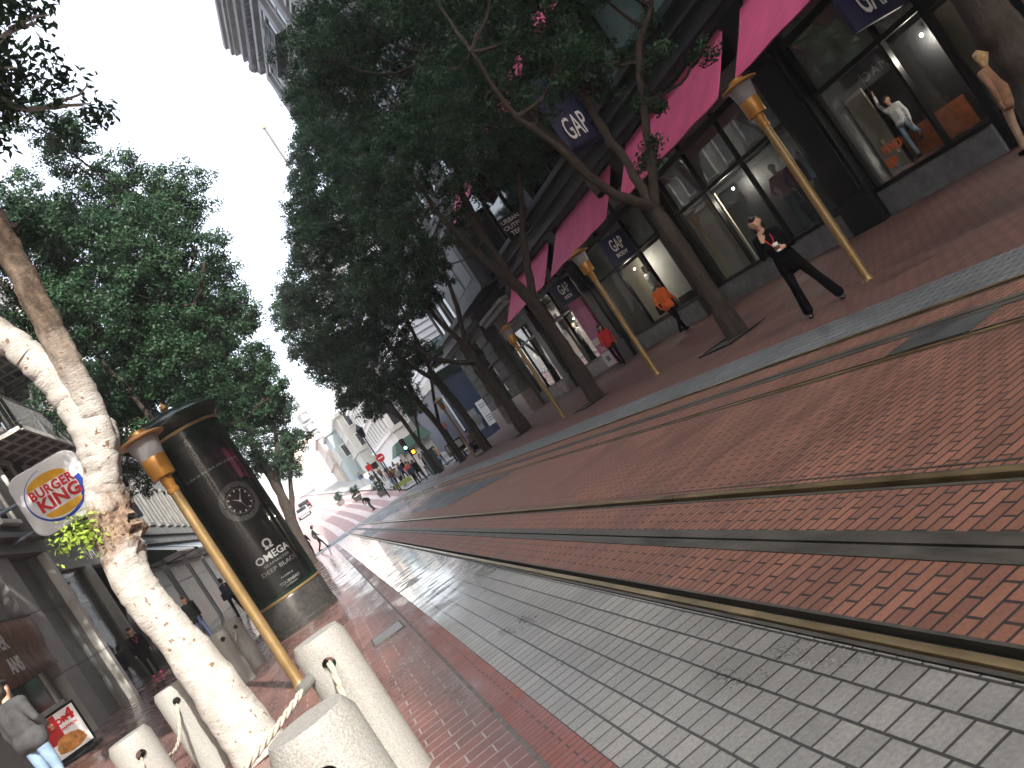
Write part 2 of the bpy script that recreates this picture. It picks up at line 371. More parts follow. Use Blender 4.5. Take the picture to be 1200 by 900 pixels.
POSTER = M('poster_black', (0.006, 0.006, 0.0065), 0.4, var=0.5, scale=2.2)
PLUM = M('poster_plum', (0.022, 0.004, 0.012), 0.4, var=0.5, scale=3)
SIGNW = M('sign_white', (0.84, 0.85, 0.87), 0.28, var=0.03, scale=2)
RED = M('sign_red', (0.62, 0.015, 0.020), 0.35, var=0.05)
YEL = M('sign_yellow', (0.80, 0.42, 0.02), 0.35, var=0.05)
BLUE = M('sign_blue', (0.015, 0.06, 0.42), 0.35, var=0.05)
ORANGE = M('orange_cloth', (0.75, 0.13, 0.02), 0.8, var=0.15, scale=12)
SKIN = M('skin', (0.52, 0.30, 0.21), 0.55, var=0.08, scale=14)
SKIN_B = M('skin_brown', (0.30, 0.16, 0.10), 0.55, var=0.08, scale=14)
HAIR = M('black_hair', (0.012, 0.009, 0.008), 0.5, var=0.3, scale=40)
HAIR_B = M('brown_hair', (0.07, 0.04, 0.022), 0.5, var=0.3, scale=40)
SUIT = M('black_suit', (0.004, 0.004, 0.005), 0.9, spec=0.1, var=0.35, scale=9, bump=0.15, bscale=14)
CHAR = M('charcoal_cloth', (0.045, 0.047, 0.05), 0.85, var=0.3, scale=10, bump=0.2, bscale=18)
DENIM = M('denim', (0.20, 0.30, 0.42), 0.85, var=0.3, scale=5, bump=0.2, bscale=30)
NAVYC = M('navy_clothing', (0.022, 0.030, 0.075), 0.85, var=0.3, scale=10)
REDC = M('red_clothing', (0.55, 0.018, 0.02), 0.8, var=0.15, scale=10)
TAN = M('tan_cloth', (0.40, 0.255, 0.15), 0.8, var=0.15, scale=7, bump=0.12, bscale=15)
GREYC = M('grey_cloth', (0.24, 0.25, 0.26), 0.85, var=0.2, scale=9)
WHITEC = M('white_cloth', (0.68, 0.68, 0.70), 0.85, var=0.1, scale=9)
PLUMC = M('plum_clothing', (.07, .018, .045), .85, var=.2)
BROWNC = M('brown_clothing', (.09, .055, .035), .85, var=.2)
MAROONC = M('maroon_clothing', (.14, .018, .02), .85, var=.2)
OLIVEC = M('olive_cloth', (0.10, 0.11, 0.05), 0.85, var=0.2, scale=9)
MAGC = M('magenta_cloth', (0.45, 0.03, 0.13), 0.8, var=0.15, scale=9)
ROPE = M('pale_rope', (0.42, 0.38, 0.31), 0.85, var=0.25, scale=40, bump=0.4, bscale=120)

def leaf_mat(name, c1, c2, gloss=0.45):
    m, n, p, L = new_mat(name)
    g = n.nodes.new('ShaderNodeNewGeometry'); tc = n.nodes.new('ShaderNodeTexCoord')
    nz = n.nodes.new('ShaderNodeTexNoise'); nz.inputs['Scale'].default_value = 0.9; nz.inputs['Detail'].default_value = 3
    L.new(tc.outputs['Object'], nz.inputs['Vector'])
    ad = n.nodes.new('ShaderNodeMath'); ad.operation = 'MULTIPLY_ADD'; ad.inputs[1].default_value = 0.55
    L.new(g.outputs['Random Per Island'], ad.inputs[0]); 
    mr = n.nodes.new('ShaderNodeMapRange'); mr.inputs[1].default_value = 0.35; mr.inputs[2].default_value = 0.65; mr.inputs[3].default_value = 0.0; mr.inputs[4].default_value = 0.5
    L.new(nz.outputs[0], mr.inputs[0]); L.new(mr.outputs[0], ad.inputs[2])
    mx = n.nodes.new('ShaderNodeMix'); mx.data_type = 'RGBA'; mx.inputs[6].default_value = (*c1, 1); mx.inputs[7].default_value = (*c2, 1)
    L.new(ad.outputs[0], mx.inputs[0]); L.new(mx.outputs[2], p.inputs['Base Color'])
    p.inputs['Roughness'].default_value = gloss; p.inputs['Specular IOR Level'].default_value = 0.16
    tr = n.nodes.new('ShaderNodeBsdfTranslucent'); L.new(mx.outputs[2], tr.inputs[0])
    ms = n.nodes.new('ShaderNodeMixShader'); ms.inputs[0].default_value = 0.30
    L.new(p.outputs[0], ms.inputs[1]); L.new(tr.outputs[0], ms.inputs[2]); L.new(ms.outputs[0], n.nodes['Material Output'].inputs[0])
    return m
LEAF = leaf_mat('leaf', (0.012, 0.038, 0.024), (0.044, 0.095, 0.044))
LEAF_Y = leaf_mat('young_leaf', (0.16, 0.26, 0.035), (0.30, 0.42, 0.07))

# ------------------------------------------------------------------ the ground
def zL(x): return 0.42 * min(1.0, max(0.0, (-x - 2.6) / 3.9))
def zR(x): return 0.35 * min(1.0, max(0.0, (x - 8.8) / 3.7))
def end(y): return min(1.0, max(0.0, (52.5 - y) / 3.0))
HS = 0.066
def zh(y): return HS * max(0.0, y - 64.0) + (0.0 if y < 150 else 0.0)
def bend(x, y):
    d = max(0.0, y - 64.0); return x - 0.045 * d * d / (d + 25.0)
YS = [-60, -20, -5, 0, 5, 10, 20, 30, 40, 47, 49.5, 50.5, 51.5, 52.5]
sheet('ground', [(-380, -380, -0.06), (380, -380, -0.06), (380, 66, -0.06), (-380, 66, -0.06)], ASPH)
grid_sheet('hill', [-360, -60, -20, -4, 3, 12, 30, 80, 360], [63.5, 64, 80, 100, 130, 160, 200, 260, 340, 380], lambda x, y: zh(y) - 0.05, CONC, xf=lambda x, y: bend(x, y))
grid_sheet('brick_street', [1.49, 1.88], YS, lambda x, y: 0, BRICK)
grid_sheet('brick_street', [2.08, 2.455], YS, lambda x, y: 0, BRICK)
grid_sheet('brick_street', [2.56, 4.52], YS, lambda x, y: 0, BRICK)
grid_sheet('brick_street', [4.62, 5.04], YS, lambda x, y: 0, BRICK)
grid_sheet('brick_street', [5.18, 5.60], YS, lambda x, y: 0, BRICK)
grid_sheet('granite_strip', [0.462, 1.352], YS, lambda x, y: 0, SETT)
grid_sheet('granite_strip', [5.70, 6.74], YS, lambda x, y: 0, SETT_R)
grid_sheet('brick_edging', [0.272, 0.458], YS, lambda x, y: 0.001, BRICK_B)
grid_sheet('cement_joint', [0.246, 0.272], YS, lambda x, y: -0.003, JOINT)
grid_sheet('cement_joint', [0.456, 0.464], YS, lambda x, y: -0.004, BLACK)
MB().box(-7, -5.6, 52.5, 63, -.05, .02).build('sidewalk', CONC)['kind'] = 'structure'
grid_sheet('sidewalk', [-6.6, -5.5, -4.5, -3.5, -2.6, -1, 0.246], YS, lambda x, y: zL(x) * end(y), BRICK_L)
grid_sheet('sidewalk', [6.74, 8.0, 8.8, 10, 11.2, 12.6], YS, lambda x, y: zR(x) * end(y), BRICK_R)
sheet('concrete_joint', [(2.63, -20, 0.004), (2.645, -20, 0.004), (2.645, 52, 0.004), (2.63, 52, 0.004)], SLOTM)
# asphalt patches let into the bricks
sheet('asphalt_patch', [(3.05, 22.5, 0.005), (4.40, 19.0, 0.005), (4.40, 33, 0.005), (3.05, 31, 0.005)], ASPH_D)
sheet('asphalt_patch', [(1.52, 33, 0.005), (1.86, 33, 0.005), (1.86, 42, 0.005), (1.52, 42, 0.005)], ASPH_D)
sheet('asphalt_patch', [(2.62, 42, 0.006), (4.48, 40, 0.006), (4.48, 51, 0.006), (2.62, 51, 0.006)], ASPH_D)
# street car tracks
def rail_track(x0, y0=-20, y1=60.5):
    t = tag(bpy.data.objects.new('tram_track', None), kind='structure'); COL.objects.link(t); t.location = (x0, 0, 0); ORG[t.name] = Vector((x0, 0, 0))
    for s, xc in ((-1, x0 - 0.545), (1, x0 + 0.545)):
        m = MB(); a0, a1 = (xc - 0.052, xc - 0.004) if s < 0 else (xc - 0.012, xc + 0.044)
        m.hexa([(a0, y0, -0.05), (a1, y0, -0.05), (a1, y1, -0.05), (a0, y1, -0.05), (a0 + .006, y0, .010), (a1 - .006, y0, .013), (a1 - .006, y1, .013), (a0 + .006, y1, .010)])
        m.build('rail', BRASS, t, kind='structure')
        g0, g1 = (a1, xc + 0.045) if s < 0 else (xc - 0.055, a0)
        MB().box(g0 + .001, g1 - .001, y0, y1, -0.08, -0.035).build('groove', BLACK, t, kind='structure')
        h0, h1 = (xc + 0.045, xc + 0.064) if s < 0 else (xc - 0.080, xc - 0.055)
        MB().box(h0 + .001, h1, y0, y1, -0.05, 0.004).build('guard_strip', SLOTM, t, kind='structure')
        e0, e1 = (xc - 0.074, a0 - .001) if s < 0 else (a1 + .001, xc + 0.070)
        MB().box(e0, e1, y0, y1, -0.05, 0.001).build('rail_bed', SLOTM, t, kind='structure')
    for q0, q1 in ((x0 - 0.099, x0 - 0.010), (x0 + 0.010, x0 + 0.099)):
        MB().box(q0, q1, y0, y1, -0.04, 0.006).build('slot_plate', SLOTM, t, kind='structure')
    MB().box(x0 - 0.009, x0 + 0.009, y0, y1, -0.3, -0.10).build('cable_slot', BLACK, t, kind='structure')
rail_track(1.98); rail_track(5.11)
# crossing at the side street
sheet('crosswalk', [(-6.5, 60.5, 0.004), (12, 60.5, 0.004), (12, 63.4, 0.004), (-6.5, 63.4, 0.004)], CONC)
sheet('side_street', [(-60, 52.5, -0.004), (70, 52.5, -0.004), (70, 60.5, -0.004), (-60, 60.5, -0.004)], ASPH_D)
PINKB = paving('pink_brick_road', (0.40, 0.25, 0.24), (0.34, 0.21, 0.205), (0.22, 0.17, 0.16), 0.4, 0.2, 0.01, rough=(0.3, 0.6))
grid_sheet('upper_road', [-5.5, 7.0], [63.6] + [64 + 3 * q for q in range(17)] + [130, 145, 160, 180, 200, 260, 340], lambda x, y: zh(y) + 0.004, PINKB, xf=bend)
PALEP = M('pale_pink_stripe', (0.50, 0.42, 0.405), .5, var=.2, scale=2)
for x0, x1 in ((-4.6, -4.1), (-3.2, -2.9), (-2.0, -1.5), (-0.3, 0.1), (0.9, 1.5), (2.5, 2.8), (3.4, 4.0), (4.6, 4.85), (5.6, 6.2)):
    grid_sheet('pale_stripe', [x0, x1], [64 + 3 * q for q in range(17)], lambda x, y: zh(y) + 0.012, PALEP, xf=bend)
grid_sheet('upper_road_band', [-5.5, 7.0], [112, 116, 122], lambda x, y: zh(y) + 0.014, CONC, xf=bend)
grid_sheet('upper_sidewalk', [7.05, 9, 13, 26], [63.6, 70, 80, 100, 130, 200, 300], lambda x, y: zh(y) + 0.12, CONC, xf=bend)
grid_sheet('upper_sidewalk', [-16, -9, -5.55], [63.6, 70, 80, 100, 130, 200, 300], lambda x, y: zh(y) + 0.12, CONC, xf=bend)
# iron covers
def cover(label, x0, x1, y0, y1, mat, z=0.004):
    o = MB().box(x0, x1, y0, y1, z - 0.02, z + 0.004).build('utility_cover', mat, origin=((x0 + x1) / 2, (y0 + y1) / 2, z)); tag(o, label, 'cover')
    f = MB()
    for q0, q1, w0, w1 in ((x0 - .02, x0, y0 - .02, y1 + .02), (x1, x1 + .02, y0 - .02, y1 + .02), (x0, x1, y0 - .02, y0), (x0, x1, y1, y1 + .02)): f.box(q0, q1, w0, w1, z - .02, z + .006)
    f.build('rim', SLOTM, o); return o
STEELP = M('steel_plate', (0.23, 0.23, 0.23), 0.28, metal=0.6, var=0.3, scale=6, bump=0.2, bscale=60)
cover('rectangular steel cover set in wet bricks beside the granite strip', -0.17, 0.19, 9.55, 10.15, STEELP)
cover('dark square plate between the far rail and its cable slot', 4.64, 5.0, 5.05, 5.95, ASPH_D, 0.006)

# ------------------------------------------------------------------ right: the department store
BX = 12.5
PYS = [-13.2, -6.4, 0.4, 7.2, 14.0, 20.75, 27.55, 34.35]
PW = 0.48
store = thing('department_store', 'grey stone department store with pink awnings over dark shop windows', 'building', (BX, 14.0, 0.35))
MB().box(14.6, 34, -62, 50.3, 0.1, 30).build('core_wall', DGREY, store)
for y in PYS[:-1] + [34.35]:
    m = MB().box(12.28, 12.95, y - PW, y + PW, 0.30, 5.64).box(12.24, 12.28, y - PW - .03, y + PW + .03, 0.30, 0.95)
    m.box(12.25, 12.285, y - PW + .12, y + PW - .12, 1.1, 5.2)
    m.build('pier', DARK, store, bevel=0.012)
TRANS = M('marbled_panel', (0.26, 0.265, 0.26), .35, var=.35, scale=2.2)
BULB = emit('shop_bulb', (1, .97, .9), 8)
def window_bay(y0, y1, mull, trans=3.15, sill=0.92, door=None, back=DGREY, slats=False, depth=1.25, glow=34):
    b0 = y0 if door is None else door[1]
    MB().box(12.40, 12.78, b0, y1, 0.30, sill - 0.05).build('bulkhead', BULK, store, bevel=0.01)
    fr = MB().box(12.38, 12.62, b0, y1, sill - 0.05, sill + 0.03)
    fr.box(12.44, 12.56, y0, y1, trans - .05, trans + .05).box(12.42, 12.56, y0, y1, 4.25, 4.4).box(12.44, 12.56, y0, y1, 4.9, 5.0)
    for my in mull: fr.box(12.445, 12.555, my - .035, my + .035, sill if door is None or my > door[1] else 0.36, 4.9)
    for my in (y0 + .03, y1 - .03): fr.box(12.443, 12.557, my - .03, my + .03, 0.36, 4.9)
    w = fr.build('shop_window', DARK, store)
    MB().quad((12.50, y0, sill if door is None else 0.36), (12.50, y1, sill if door is None else 0.36), (12.50, y1, 4.9), (12.50, y0, 4.9)).build('glass', GLASS, w)
    bx = MB()
    X1 = 12.56 + depth
    bx.quad((X1, y0, .34), (X1, y1, .34), (X1, y1, 4.95), (X1, y0, 4.95)).quad((12.6, y0, sill - .04), (X1, y0, sill - .04), (X1, y1, sill - .04), (12.6, y1, sill - .04))
    bx.quad((12.6, y0 + .001, .34), (X1, y0 + .001, .34), (X1, y0 + .001, 4.95), (12.6, y0 + .001, 4.95)).quad((12.6, y1 - .001, .34), (X1, y1 - .001, .34), (X1, y1 - .001, 4.95), (12.6, y1 - .001, 4.95))
    bx.quad((12.6, y0, 4.92), (X1, y0, 4.92), (X1, y1, 4.92), (12.6, y1, 4.92))
    bx.build('display_box', back, w)
    ym = (y0 + y1) / 2 + .6
    bl = MB().sphere((12.95, ym, trans - .35), .035, 6).build('spot_lamp', BULB, w)
    li = bpy.data.lights.new('shop_light', 'POINT'); li.energy = glow; li.color = (1, .90, .76); li.shadow_soft_size = .05
    lo = bpy.data.objects.new('shop_light', li); COL.objects.link(lo); lo.location = (12.85, ym, trans - .45)
    tp = MB().box(12.57, 12.60, y0, y1, trans + .05, 4.25); tp.build('transom_panel', TRANS if not slats else DGREY, w)
    MB().box(12.62, 13.2, y0 + .02, y1 - .02, 4.93, 5.6).build('soffit', DARK, w)
    if slats:
        s = MB(); k = int((y1 - y0) / 0.26)
        for i in range(k):
            yy = y0 + 0.1 + i * 0.26; s.box(12.40, 12.47, yy, yy + 0.12, 4.0, 5.3)
        s.build('louvre', LGREY, w)
    return w
window_bay(0.9, 6.7, [2.8, 4.8])
w0 = window_bay(7.7, 13.5, [9.2, 10.55, 11.55], door=(7.7, 10.6))
MB().box(12.43, 12.49, 9.24, 10.5, 0.36, 0.6).box(12.43, 12.49, 9.24, 9.34, 0.6, 3.1).box(12.43, 12.49, 10.40, 10.5, 0.6, 3.1).box(12.43, 12.49, 9.34, 10.40, 3.0, 3.1).build('door_frame', DARK, w0)
w1 = window_bay(14.5, 20.27, [16.55, 18.35, 19.95])
w2 = window_bay(21.23, 27.07, [23.0, 24.9], glow=18)
w3 = window_bay(28.03, 33.87, [29.6, 31.2, 32.6], back=MGREY, glow=8)
w4 = window_bay(34.83, 39.3, [36.3, 37.8], back=MGREY, slats=True, trans=3.3, glow=9)
# things painted on or fixed inside the displays (panels)
def panel(name, w, mat, x, y0, y1, z0, z1): return MB().box(x, x + .04, y0, y1, z0, z1).build(name, mat, w)
panel('pale_panel', w0, BEIGE, 12.95, 12.95, 13.47, 0.95, 2.75); panel('backdrop', w0, BEIGE, 13.6, 10.75, 13.45, 0.95, 3.05)
panel('wood_panel', w0, M('warm_wood', (0.20, 0.085, 0.03), 0.5, var=0.3, scale=3, stretch=(1, 6, 1)), 13.42, 9.5, 10.6, 0.95, 2.9)
panel('pale_panel', w1, BEIGE, 12.75, 18.5, 20.2, 0.95, 3.0); panel('backdrop', w1, SHADE, 13.25, 15.0, 18.2, 0.95, 3.1)
panel('pale_panel', w1, BEIGE, 13.28, 14.55, 14.98, 0.95, 3.1)
panel('pale_panel', w2, BEIGE, 13.5, 25.2, 26.9, 0.95, 3.1); panel('backdrop', w2, SHADE, 13.3, 21.3, 22.9, 0.95, 3.2); panel('pale_panel', w2, OFFW, 13.5, 23.1, 24.8, 1.2, 3.1)
panel('pale_panel', w3, MGREY, 13.3, 28.2, 29.5, 0.95, 3.1); panel('pale_panel', w3, OFFW, 13.3, 31.3, 33.7, 0.95, 3.1)
# awnings
def awning(y0, y1, zt, zl, xl, xt=12.4, val=0.0):
    m = MB(); nu, nv = 28, 7; vs = []     # slightly sagging canvas between its ribs
    for j in range(nv + 1):
        for i in range(nu + 1):
            u, v = i / nu, j / nv
            sag = .035 * math.sin(math.pi * v) * (.6 + .4 * math.sin(u * math.pi * 4) ** 2) + .010 * math.sin(u * 23 + v * 5)
            vs.append((xl + (xt - .02 - xl) * v, y0 + (y1 - y0) * u, zl + (zt - zl) * v - sag))
    k = len(vs); vs += [(x + .012, y, z - .02) for x, y, z in vs]; w = nu + 1; fs = []
    for j in range(nv):
        for i in range(nu):
            q = j * w + i; fs += [(q, q + 1, q + w + 1, q + w), (k + q, k + q + w, k + q + w + 1, k + q + 1)]
    for i in range(nu): fs += [(i, k + i, k + i + 1, i + 1), (nv * w + i, nv * w + i + 1, k + nv * w + i + 1, k + nv * w + i)]
    for j in range(nv): fs += [(j * w, (j + 1) * w, k + (j + 1) * w, k + j * w), (j * w + nu, k + j * w + nu, k + (j + 1) * w + nu, (j + 1) * w + nu)]
    m.add(vs, fs)
    o = m.build('awning', PINK, store, smooth=40)
    r = MB()
    for y in (y0 + .05, y1 - .05):
        r.tube([(xt, y, zl + .02), (xl + .04, y, zl - .01)], .018, 6); r.tube([(xt, y, zt - .06), (xl + .04, y, zl - .025)], .014, 6)
    r.tube([(xl + .03, y0, zl - .02), (xl + .03, y1, zl - .02)], .018, 6)
    r.build('awning_frame', DARK, o)
for y0, y1 in ((-5.8, -.3), (1.0, 6.55), (7.8, 13.65), (14.42, 20.12), (21.3, 27.05), (27.95, 34.0)): awning(y0, y1, 5.58, 4.27, 11.25)
# moulding between ground and first floor, running the length of the front
mo = MB()
for x, z0, z1 in ((12.30, 5.64, 5.80), (12.10, 5.80, 5.92), (12.18, 5.92, 6.22), (12.02, 6.22, 6.30), (12.24, 6.30, 6.62), (11.96, 6.62, 6.72), (12.10, 6.72, 6.86)):
    mo.box(x, 12.9, -60, 34.6, z0, z1 - .002)
mo.build('moulding', SLATE, store)
# first floor: big teal panes between slim piers
for y in PYS:
    MB().box(12.34, 12.9, y - .40, y + .40, 6.86, 9.75).build('upper_pier', SLATE, store, bevel=.02)
for i in range(2, len(PYS) - 1):
    y0, y1 = PYS[i] + .40, PYS[i + 1] - .40
    f = MB().box(12.52, 12.66, y0, y1, 6.86, 6.98).box(12.52, 12.66, y0, y1, 9.6, 9.75)
    for k in range(4):
        yy = y0 + (y1 - y0) * k / 3; f.box(12.52, 12.66, yy - .04, yy + .04, 6.98, 9.6)
    w = f.build('upper_shop_window', DARK, store)
    MB().box(12.60, 12.63, y0, y1, 6.98, 9.6).build('pane', TEAL if i < 5 else PANE, w)
for i in range(3, 7): awning(PYS[i] + .7, PYS[i + 1] - .7, 10.1, 9.0, 11.55, 12.32)
# upper storeys
MB().box(12.55, 14.6, -62, 50.3, 9.75, 28.9).build('upper_wall', STONE_U, store)
bd = MB()
for z0, z1, x in ((27.3, 27.6, 12.2), (9.80, 10.25, 12.2), (10.25, 10.4, 12.05), (26.6, 26.85, 12.35), (20.6, 20.85, 12.4), (13.9, 14.1, 12.42)):
    bd.box(x, 12.553, -62, 50.3 + (12.55 - x), z0, z1).box(12.553, 15, 50.302, 50.3 + (12.55 - x), z0, z1)
bd.build('string_course', STONE_U, store)
for fl, z in enumerate((10.9, 14.4, 17.7, 21.1, 24.0)):
    for k in range(12):
        y = 49.0 - k * 2.55
        if y < 20: break
        f = MB().box(12.43, 12.56, y - 1.62, y - 1.5, z, z + 2.3).box(12.43, 12.56, y - .12, y, z, z + 2.3).box(12.40, 12.56, y - 1.68, y + .06, z + 2.3, z + 2.48).box(12.36, 12.56, y - 1.7, y + .08, z - .16, z)
        f.box(12.47, 12.56, y - 1.5, y - .12, z + 1.12, z + 1.2)
        w = f.build('window', LGREY if fl > 2 else STONE_U, store)
        MB().box(12.50, 12.53, y - 1.5, y - .12, z, z + 2.3).build('pane', PANE, w)
cl = MB()
for k in range(13):
    y = 49.9 - k * 2.55; cl.box(12.30, 12.556, y - .36, y + .3, 10.45, 26.55)
cl.build('pilasters', STONE_U, store)
# cornice with brackets
co = MB()
for x, z0, z1 in ((12.1, 28.3, 28.55), (11.8, 28.55, 28.75), (11.9, 28.75, 29.2), (11.6, 29.2, 29.4), (11.42, 29.4, 29.6), (11.5, 29.6, 29.95), (11.3, 29.95, 30.25)):
    co.box(x, 34, -62, 50.3 + (12.55 - x) * .6, z0, z1 - .002)
co.build('cornice', STONE_U, store)
br = MB()
for k in range(90):
    y = 50.4 - k * .42; br.box(12.02, 12.56, y - .1, y + .1, 27.95, 28.29)
br.build('dentils', STONE_U, store)
ro = MB()
for q in ((12.3, 50.45, 28.3), (12.1, 50.5, 27.9), (12.45, 50.5, 27.6), (12.2, 50.35, 28.7), (12.5, 50.55, 28.1)): ro.sphere(q, .36, 7)
ro.build('corner_scroll', STONE_U, store, smooth=True)
# iron fire balcony high on the front
fb = MB()
for z in (20.9, 24.1):
    fb.box(11.7, 12.5, 41.2, 45.4, z - .06, z)
    for k in range(22): fb.box(11.7, 11.73, 41.2 + k * .2, 41.23 + k * .2, z, z + 1.0)
    fb.box(11.69, 11.74, 41.2, 45.4, z + 1.0, z + 1.05).box(11.69, 11.74, 41.2, 45.4, z + .5, z + .53)
for k in range(12): fb.box(11.9 , 12.2, 42 + k * .22, 42.05 + k * .22, 20.95 + k * .27, 21.0 + k * .27)
fb.build('fire_balcony', DARK, store)
# stone end of the front: oriel, ledge, banded columns
MB().box(11.42, 12.55, 34.62, 40.8, 6.35, 9.15).box(11.34, 12.55, 34.6, 40.86, 9.15, 9.35).box(11.36, 12.55, 34.61, 40.83, 6.22, 6.349).build('oriel', SLATE, store, bevel=.03)
ow = MB()
for k in range(3): ow.box(11.40, 11.43, 35.1 + k * 1.9, 36.6 + k * 1.9, 6.9, 8.8)
ow.build('oriel_panel', MGREY, store)
MB().box(11.85, 12.6, 34.9, 39.6, 5.32, 5.52).box(11.95, 12.6, 34.95, 39.55, 5.08, 5.319).build('ledge', LGREY, store, bevel=.03)
MB().box(12.56, 14.6, 39.3, 50.3, 0.2, 9.75).build('stone_wall', STONE, store)
for yc in (41.3, 46.9):
    m = MB(); z = 1.45; i = 0
    while z < 5.5:
        m.box(11.93 if i % 2 == 0 else 12.0, 12.555, yc - .95, yc + .95, z, z + .50); z += .515; i += 1
    m.box(12.05, 12.556, yc - .88, yc + .88, 1.45, 5.5)
    m.build('banded_pier', STONE, store, bevel=.045)
    MB().box(11.88, 12.556, yc - 1.0, yc + 1.0, .15, 1.44).build('plinth', M('pink_granite', (0.33, 0.27, 0.26), 0.35, var=0.25, scale=4), store, bevel=.02)
lg = MB()
for x, z0, z1 in ((11.75, 5.55, 5.75), (11.6, 5.75, 5.95), (11.85, 5.95, 6.4), (11.65, 6.4, 6.6)): lg.box(x, 12.556, 39.35, 50.3 + .5, z0, z1 - .002)
lg.build('belt_course', STONE, store)
for y0, y1 in ((42.6, 45.6), (48.2, 50.0)):
    f = MB().box(12.47, 12.559, y0, y1, 1.0, 1.12).box(12.47, 12.559, y0, y0 + .1, 1.12, 5.2).box(12.47, 12.559, y1 - .1, y1, 1.12, 5.2).box(12.47, 12.559, y0, y1, 5.2, 5.3).box(12.47, 12.559, y0, y1, 3.6, 3.7)
    w = f.build('shop_window', DARK, store); MB().box(12.51, 12.53, y0, y1, 1.1, 5.2).build('pane', PANE, w)
for k in range(5):
    f = MB(); y0 = 39.9 + k * 2.1; f.box(12.42, 12.56, y0, y0 + 1.4, 6.9, 7.0).box(12.42, 12.56, y0, y0 + .1, 7.0, 9.3).box(12.42, 12.56, y0 + 1.3, y0 + 1.4, 7.0, 9.3).box(12.42, 12.56, y0, y0 + 1.4, 9.3, 9.42)
    w = f.build('window', STONE, store); MB().box(12.5, 12.53, y0, y0 + 1.4, 7, 9.3).build('pane', PANE, w)

# ------------------------------------------------------------------ left: burger restaurant, make-up shop, and the fronts beyond
rest = thing('burger_restaurant', 'pale grey stone restaurant front with small dark window and fire escapes above', 'building', (-6.5, 18, 0.42))
MB().box(-20, -6.66, -24, 25.15, 0.1, 38).build('wall', MGREY, rest)
MB().box(-6.66, -6.56, 13.0, 21.1, .36, 4.6).build('tiled_wall', LGREY, rest)
for y0, y1, x, mt in ((21.2, 22.35, -6.30, LGREY), (22.35, 24.2, -6.52, MGREY), (24.2, 24.75, -6.40, MGREY), (24.8, 25.14, -6.22, OFFW), (11.5, 12.9, -6.3, LGREY)):
    m = MB()
    z = .34
    while z < 4.9:
        z1 = min(4.95, z + 1.55); m.box(-6.66 if x > -6.5 else -6.655, x, y0 + .004, y1 - .004, z, z1 - .012); z = z1
    m.build('pilaster', mt, rest, bevel=.01)
MB().box(-6.66, -6.2, 11, 25.14, 4.96, 5.3).box(-6.66, -6.0, 11, 25.14, 5.3, 5.45).build('fascia', MGREY, rest, bevel=.02)
f = MB().box(-6.56, -6.48, 18.6, 20.7, 2.62, 2.72).box(-6.56, -6.48, 18.6, 18.72, 1.4, 2.62).box(-6.56, -6.48, 20.58, 20.7, 1.4, 2.62).box(-6.56, -6.44, 18.5, 20.8, 1.3, 1.4)
w = f.build('window', OFFW, rest); MB().box(-6.55, -6.53, 18.72, 20.58, 1.4, 2.62).build('pane', PANE, w)
ro = MB()
for k in range(4): ro.tube([(-6.45, 15.5, 4.35 - k * .27), (-6.1 + .06 * math.sin(k), 16.5, 4.33 - k * .27), (-6.1, 18.6, 4.3 - k * .27), (-6.3, 19.3, 4.28 - k * .27)], [.10, .17, .17, .1], 12)
ro.build('rolled_awning', M('oxblood_cloth', (0.085, 0.022, 0.018), 0.5, var=.3), rest, smooth=True)
UPW = M('upper_grey_wall', (0.12, 0.125, 0.13), 0.8, var=.15, scale=.8)
MB().box(-6.66, -6.5, 10, 36.9, 5.46, 38).box(-20, -6.66, 25.152, 36.9, 11.02, 38).build('upper_wall', UPW, rest)
for z in (6.1, 9.6, 13.2, 16.6, 20.2):
    for k in range(9):
        y = 13.5 + k * 2.6
        f = MB().box(-6.5, -6.4, y, y + .1, z, z + 2).box(-6.5, -6.4, y + 1.2, y + 1.3, z, z + 2).box(-6.5, -6.38, y - .05, y + 1.35, z + 2, z + 2.14).box(-6.5, -6.36, y - .08, y + 1.38, z - .12, z)
        w = f.build('window', OFFW, rest); MB().box(-6.49, -6.47, y + .1, y + 1.2, z, z + 2).build('pane', PANE, w)
def balcony(y0, y1, z, xo=-5.15):
    fl = MB().box(-6.5, xo, y0, y0 + .07, z - .1, z + .02).box(-6.5, xo, y1 - .07, y1, z - .1, z + .02).box(xo - .07, xo, y0, y1, z - .14, z + .02)
    n = int((y1 - y0) / .95)
    for k in range(1, n): yy = y0 + (y1 - y0) * k / n; fl.box(-6.5, xo - .07, yy - .025, yy + .025, z - .10, z - .02)
    for k in range(1, 4): xx = -6.5 + (xo + 6.5) * k / 4; fl.box(xx - .018, xx + .018, y0, y1, z - .07, z - .021)
    o = fl.build('balcony', OFFW, rest)
    MB().box(-6.5, xo - .02, y0 + .02, y1 - .02, z - .019, z + .01).build('deck', M('deck_grating', (0.15, 0.15, 0.15), .8, var=.2, scale=20), o)
    r = MB()
    k = int((y1 - y0) / .13)
    for i in range(k + 1): yy = y0 + .02 + (y1 - y0 - .06) * i / k; r.box(xo - .03, xo - .014, yy, yy + .016, z + .02, z + .95)
    for i in range(9): xx = -6.45 + i * (xo + 6.45) / 9; r.box(xx, xx + .016, y0 + .01, y0 + .026, z + .02, z + .95)
    r.box(xo - .045, xo - .005, y0, y1, z + .95, z + 1.0).box(-6.5, xo, y0, y0 + .04, z + .95, z + 1.0)
    r.build('railing', DGREY, o)
balcony(25.6, 36.5, 8.45); balcony(25.6, 36.5, 11.9); balcony(25.6, 36.5, 15.3)
st = MB()
for k in range(14): st.box(-6.3, -5.5, 28.5 + k * .3, 28.7 + k * .3, 8.6 + k * .24, 8.64 + k * .24)
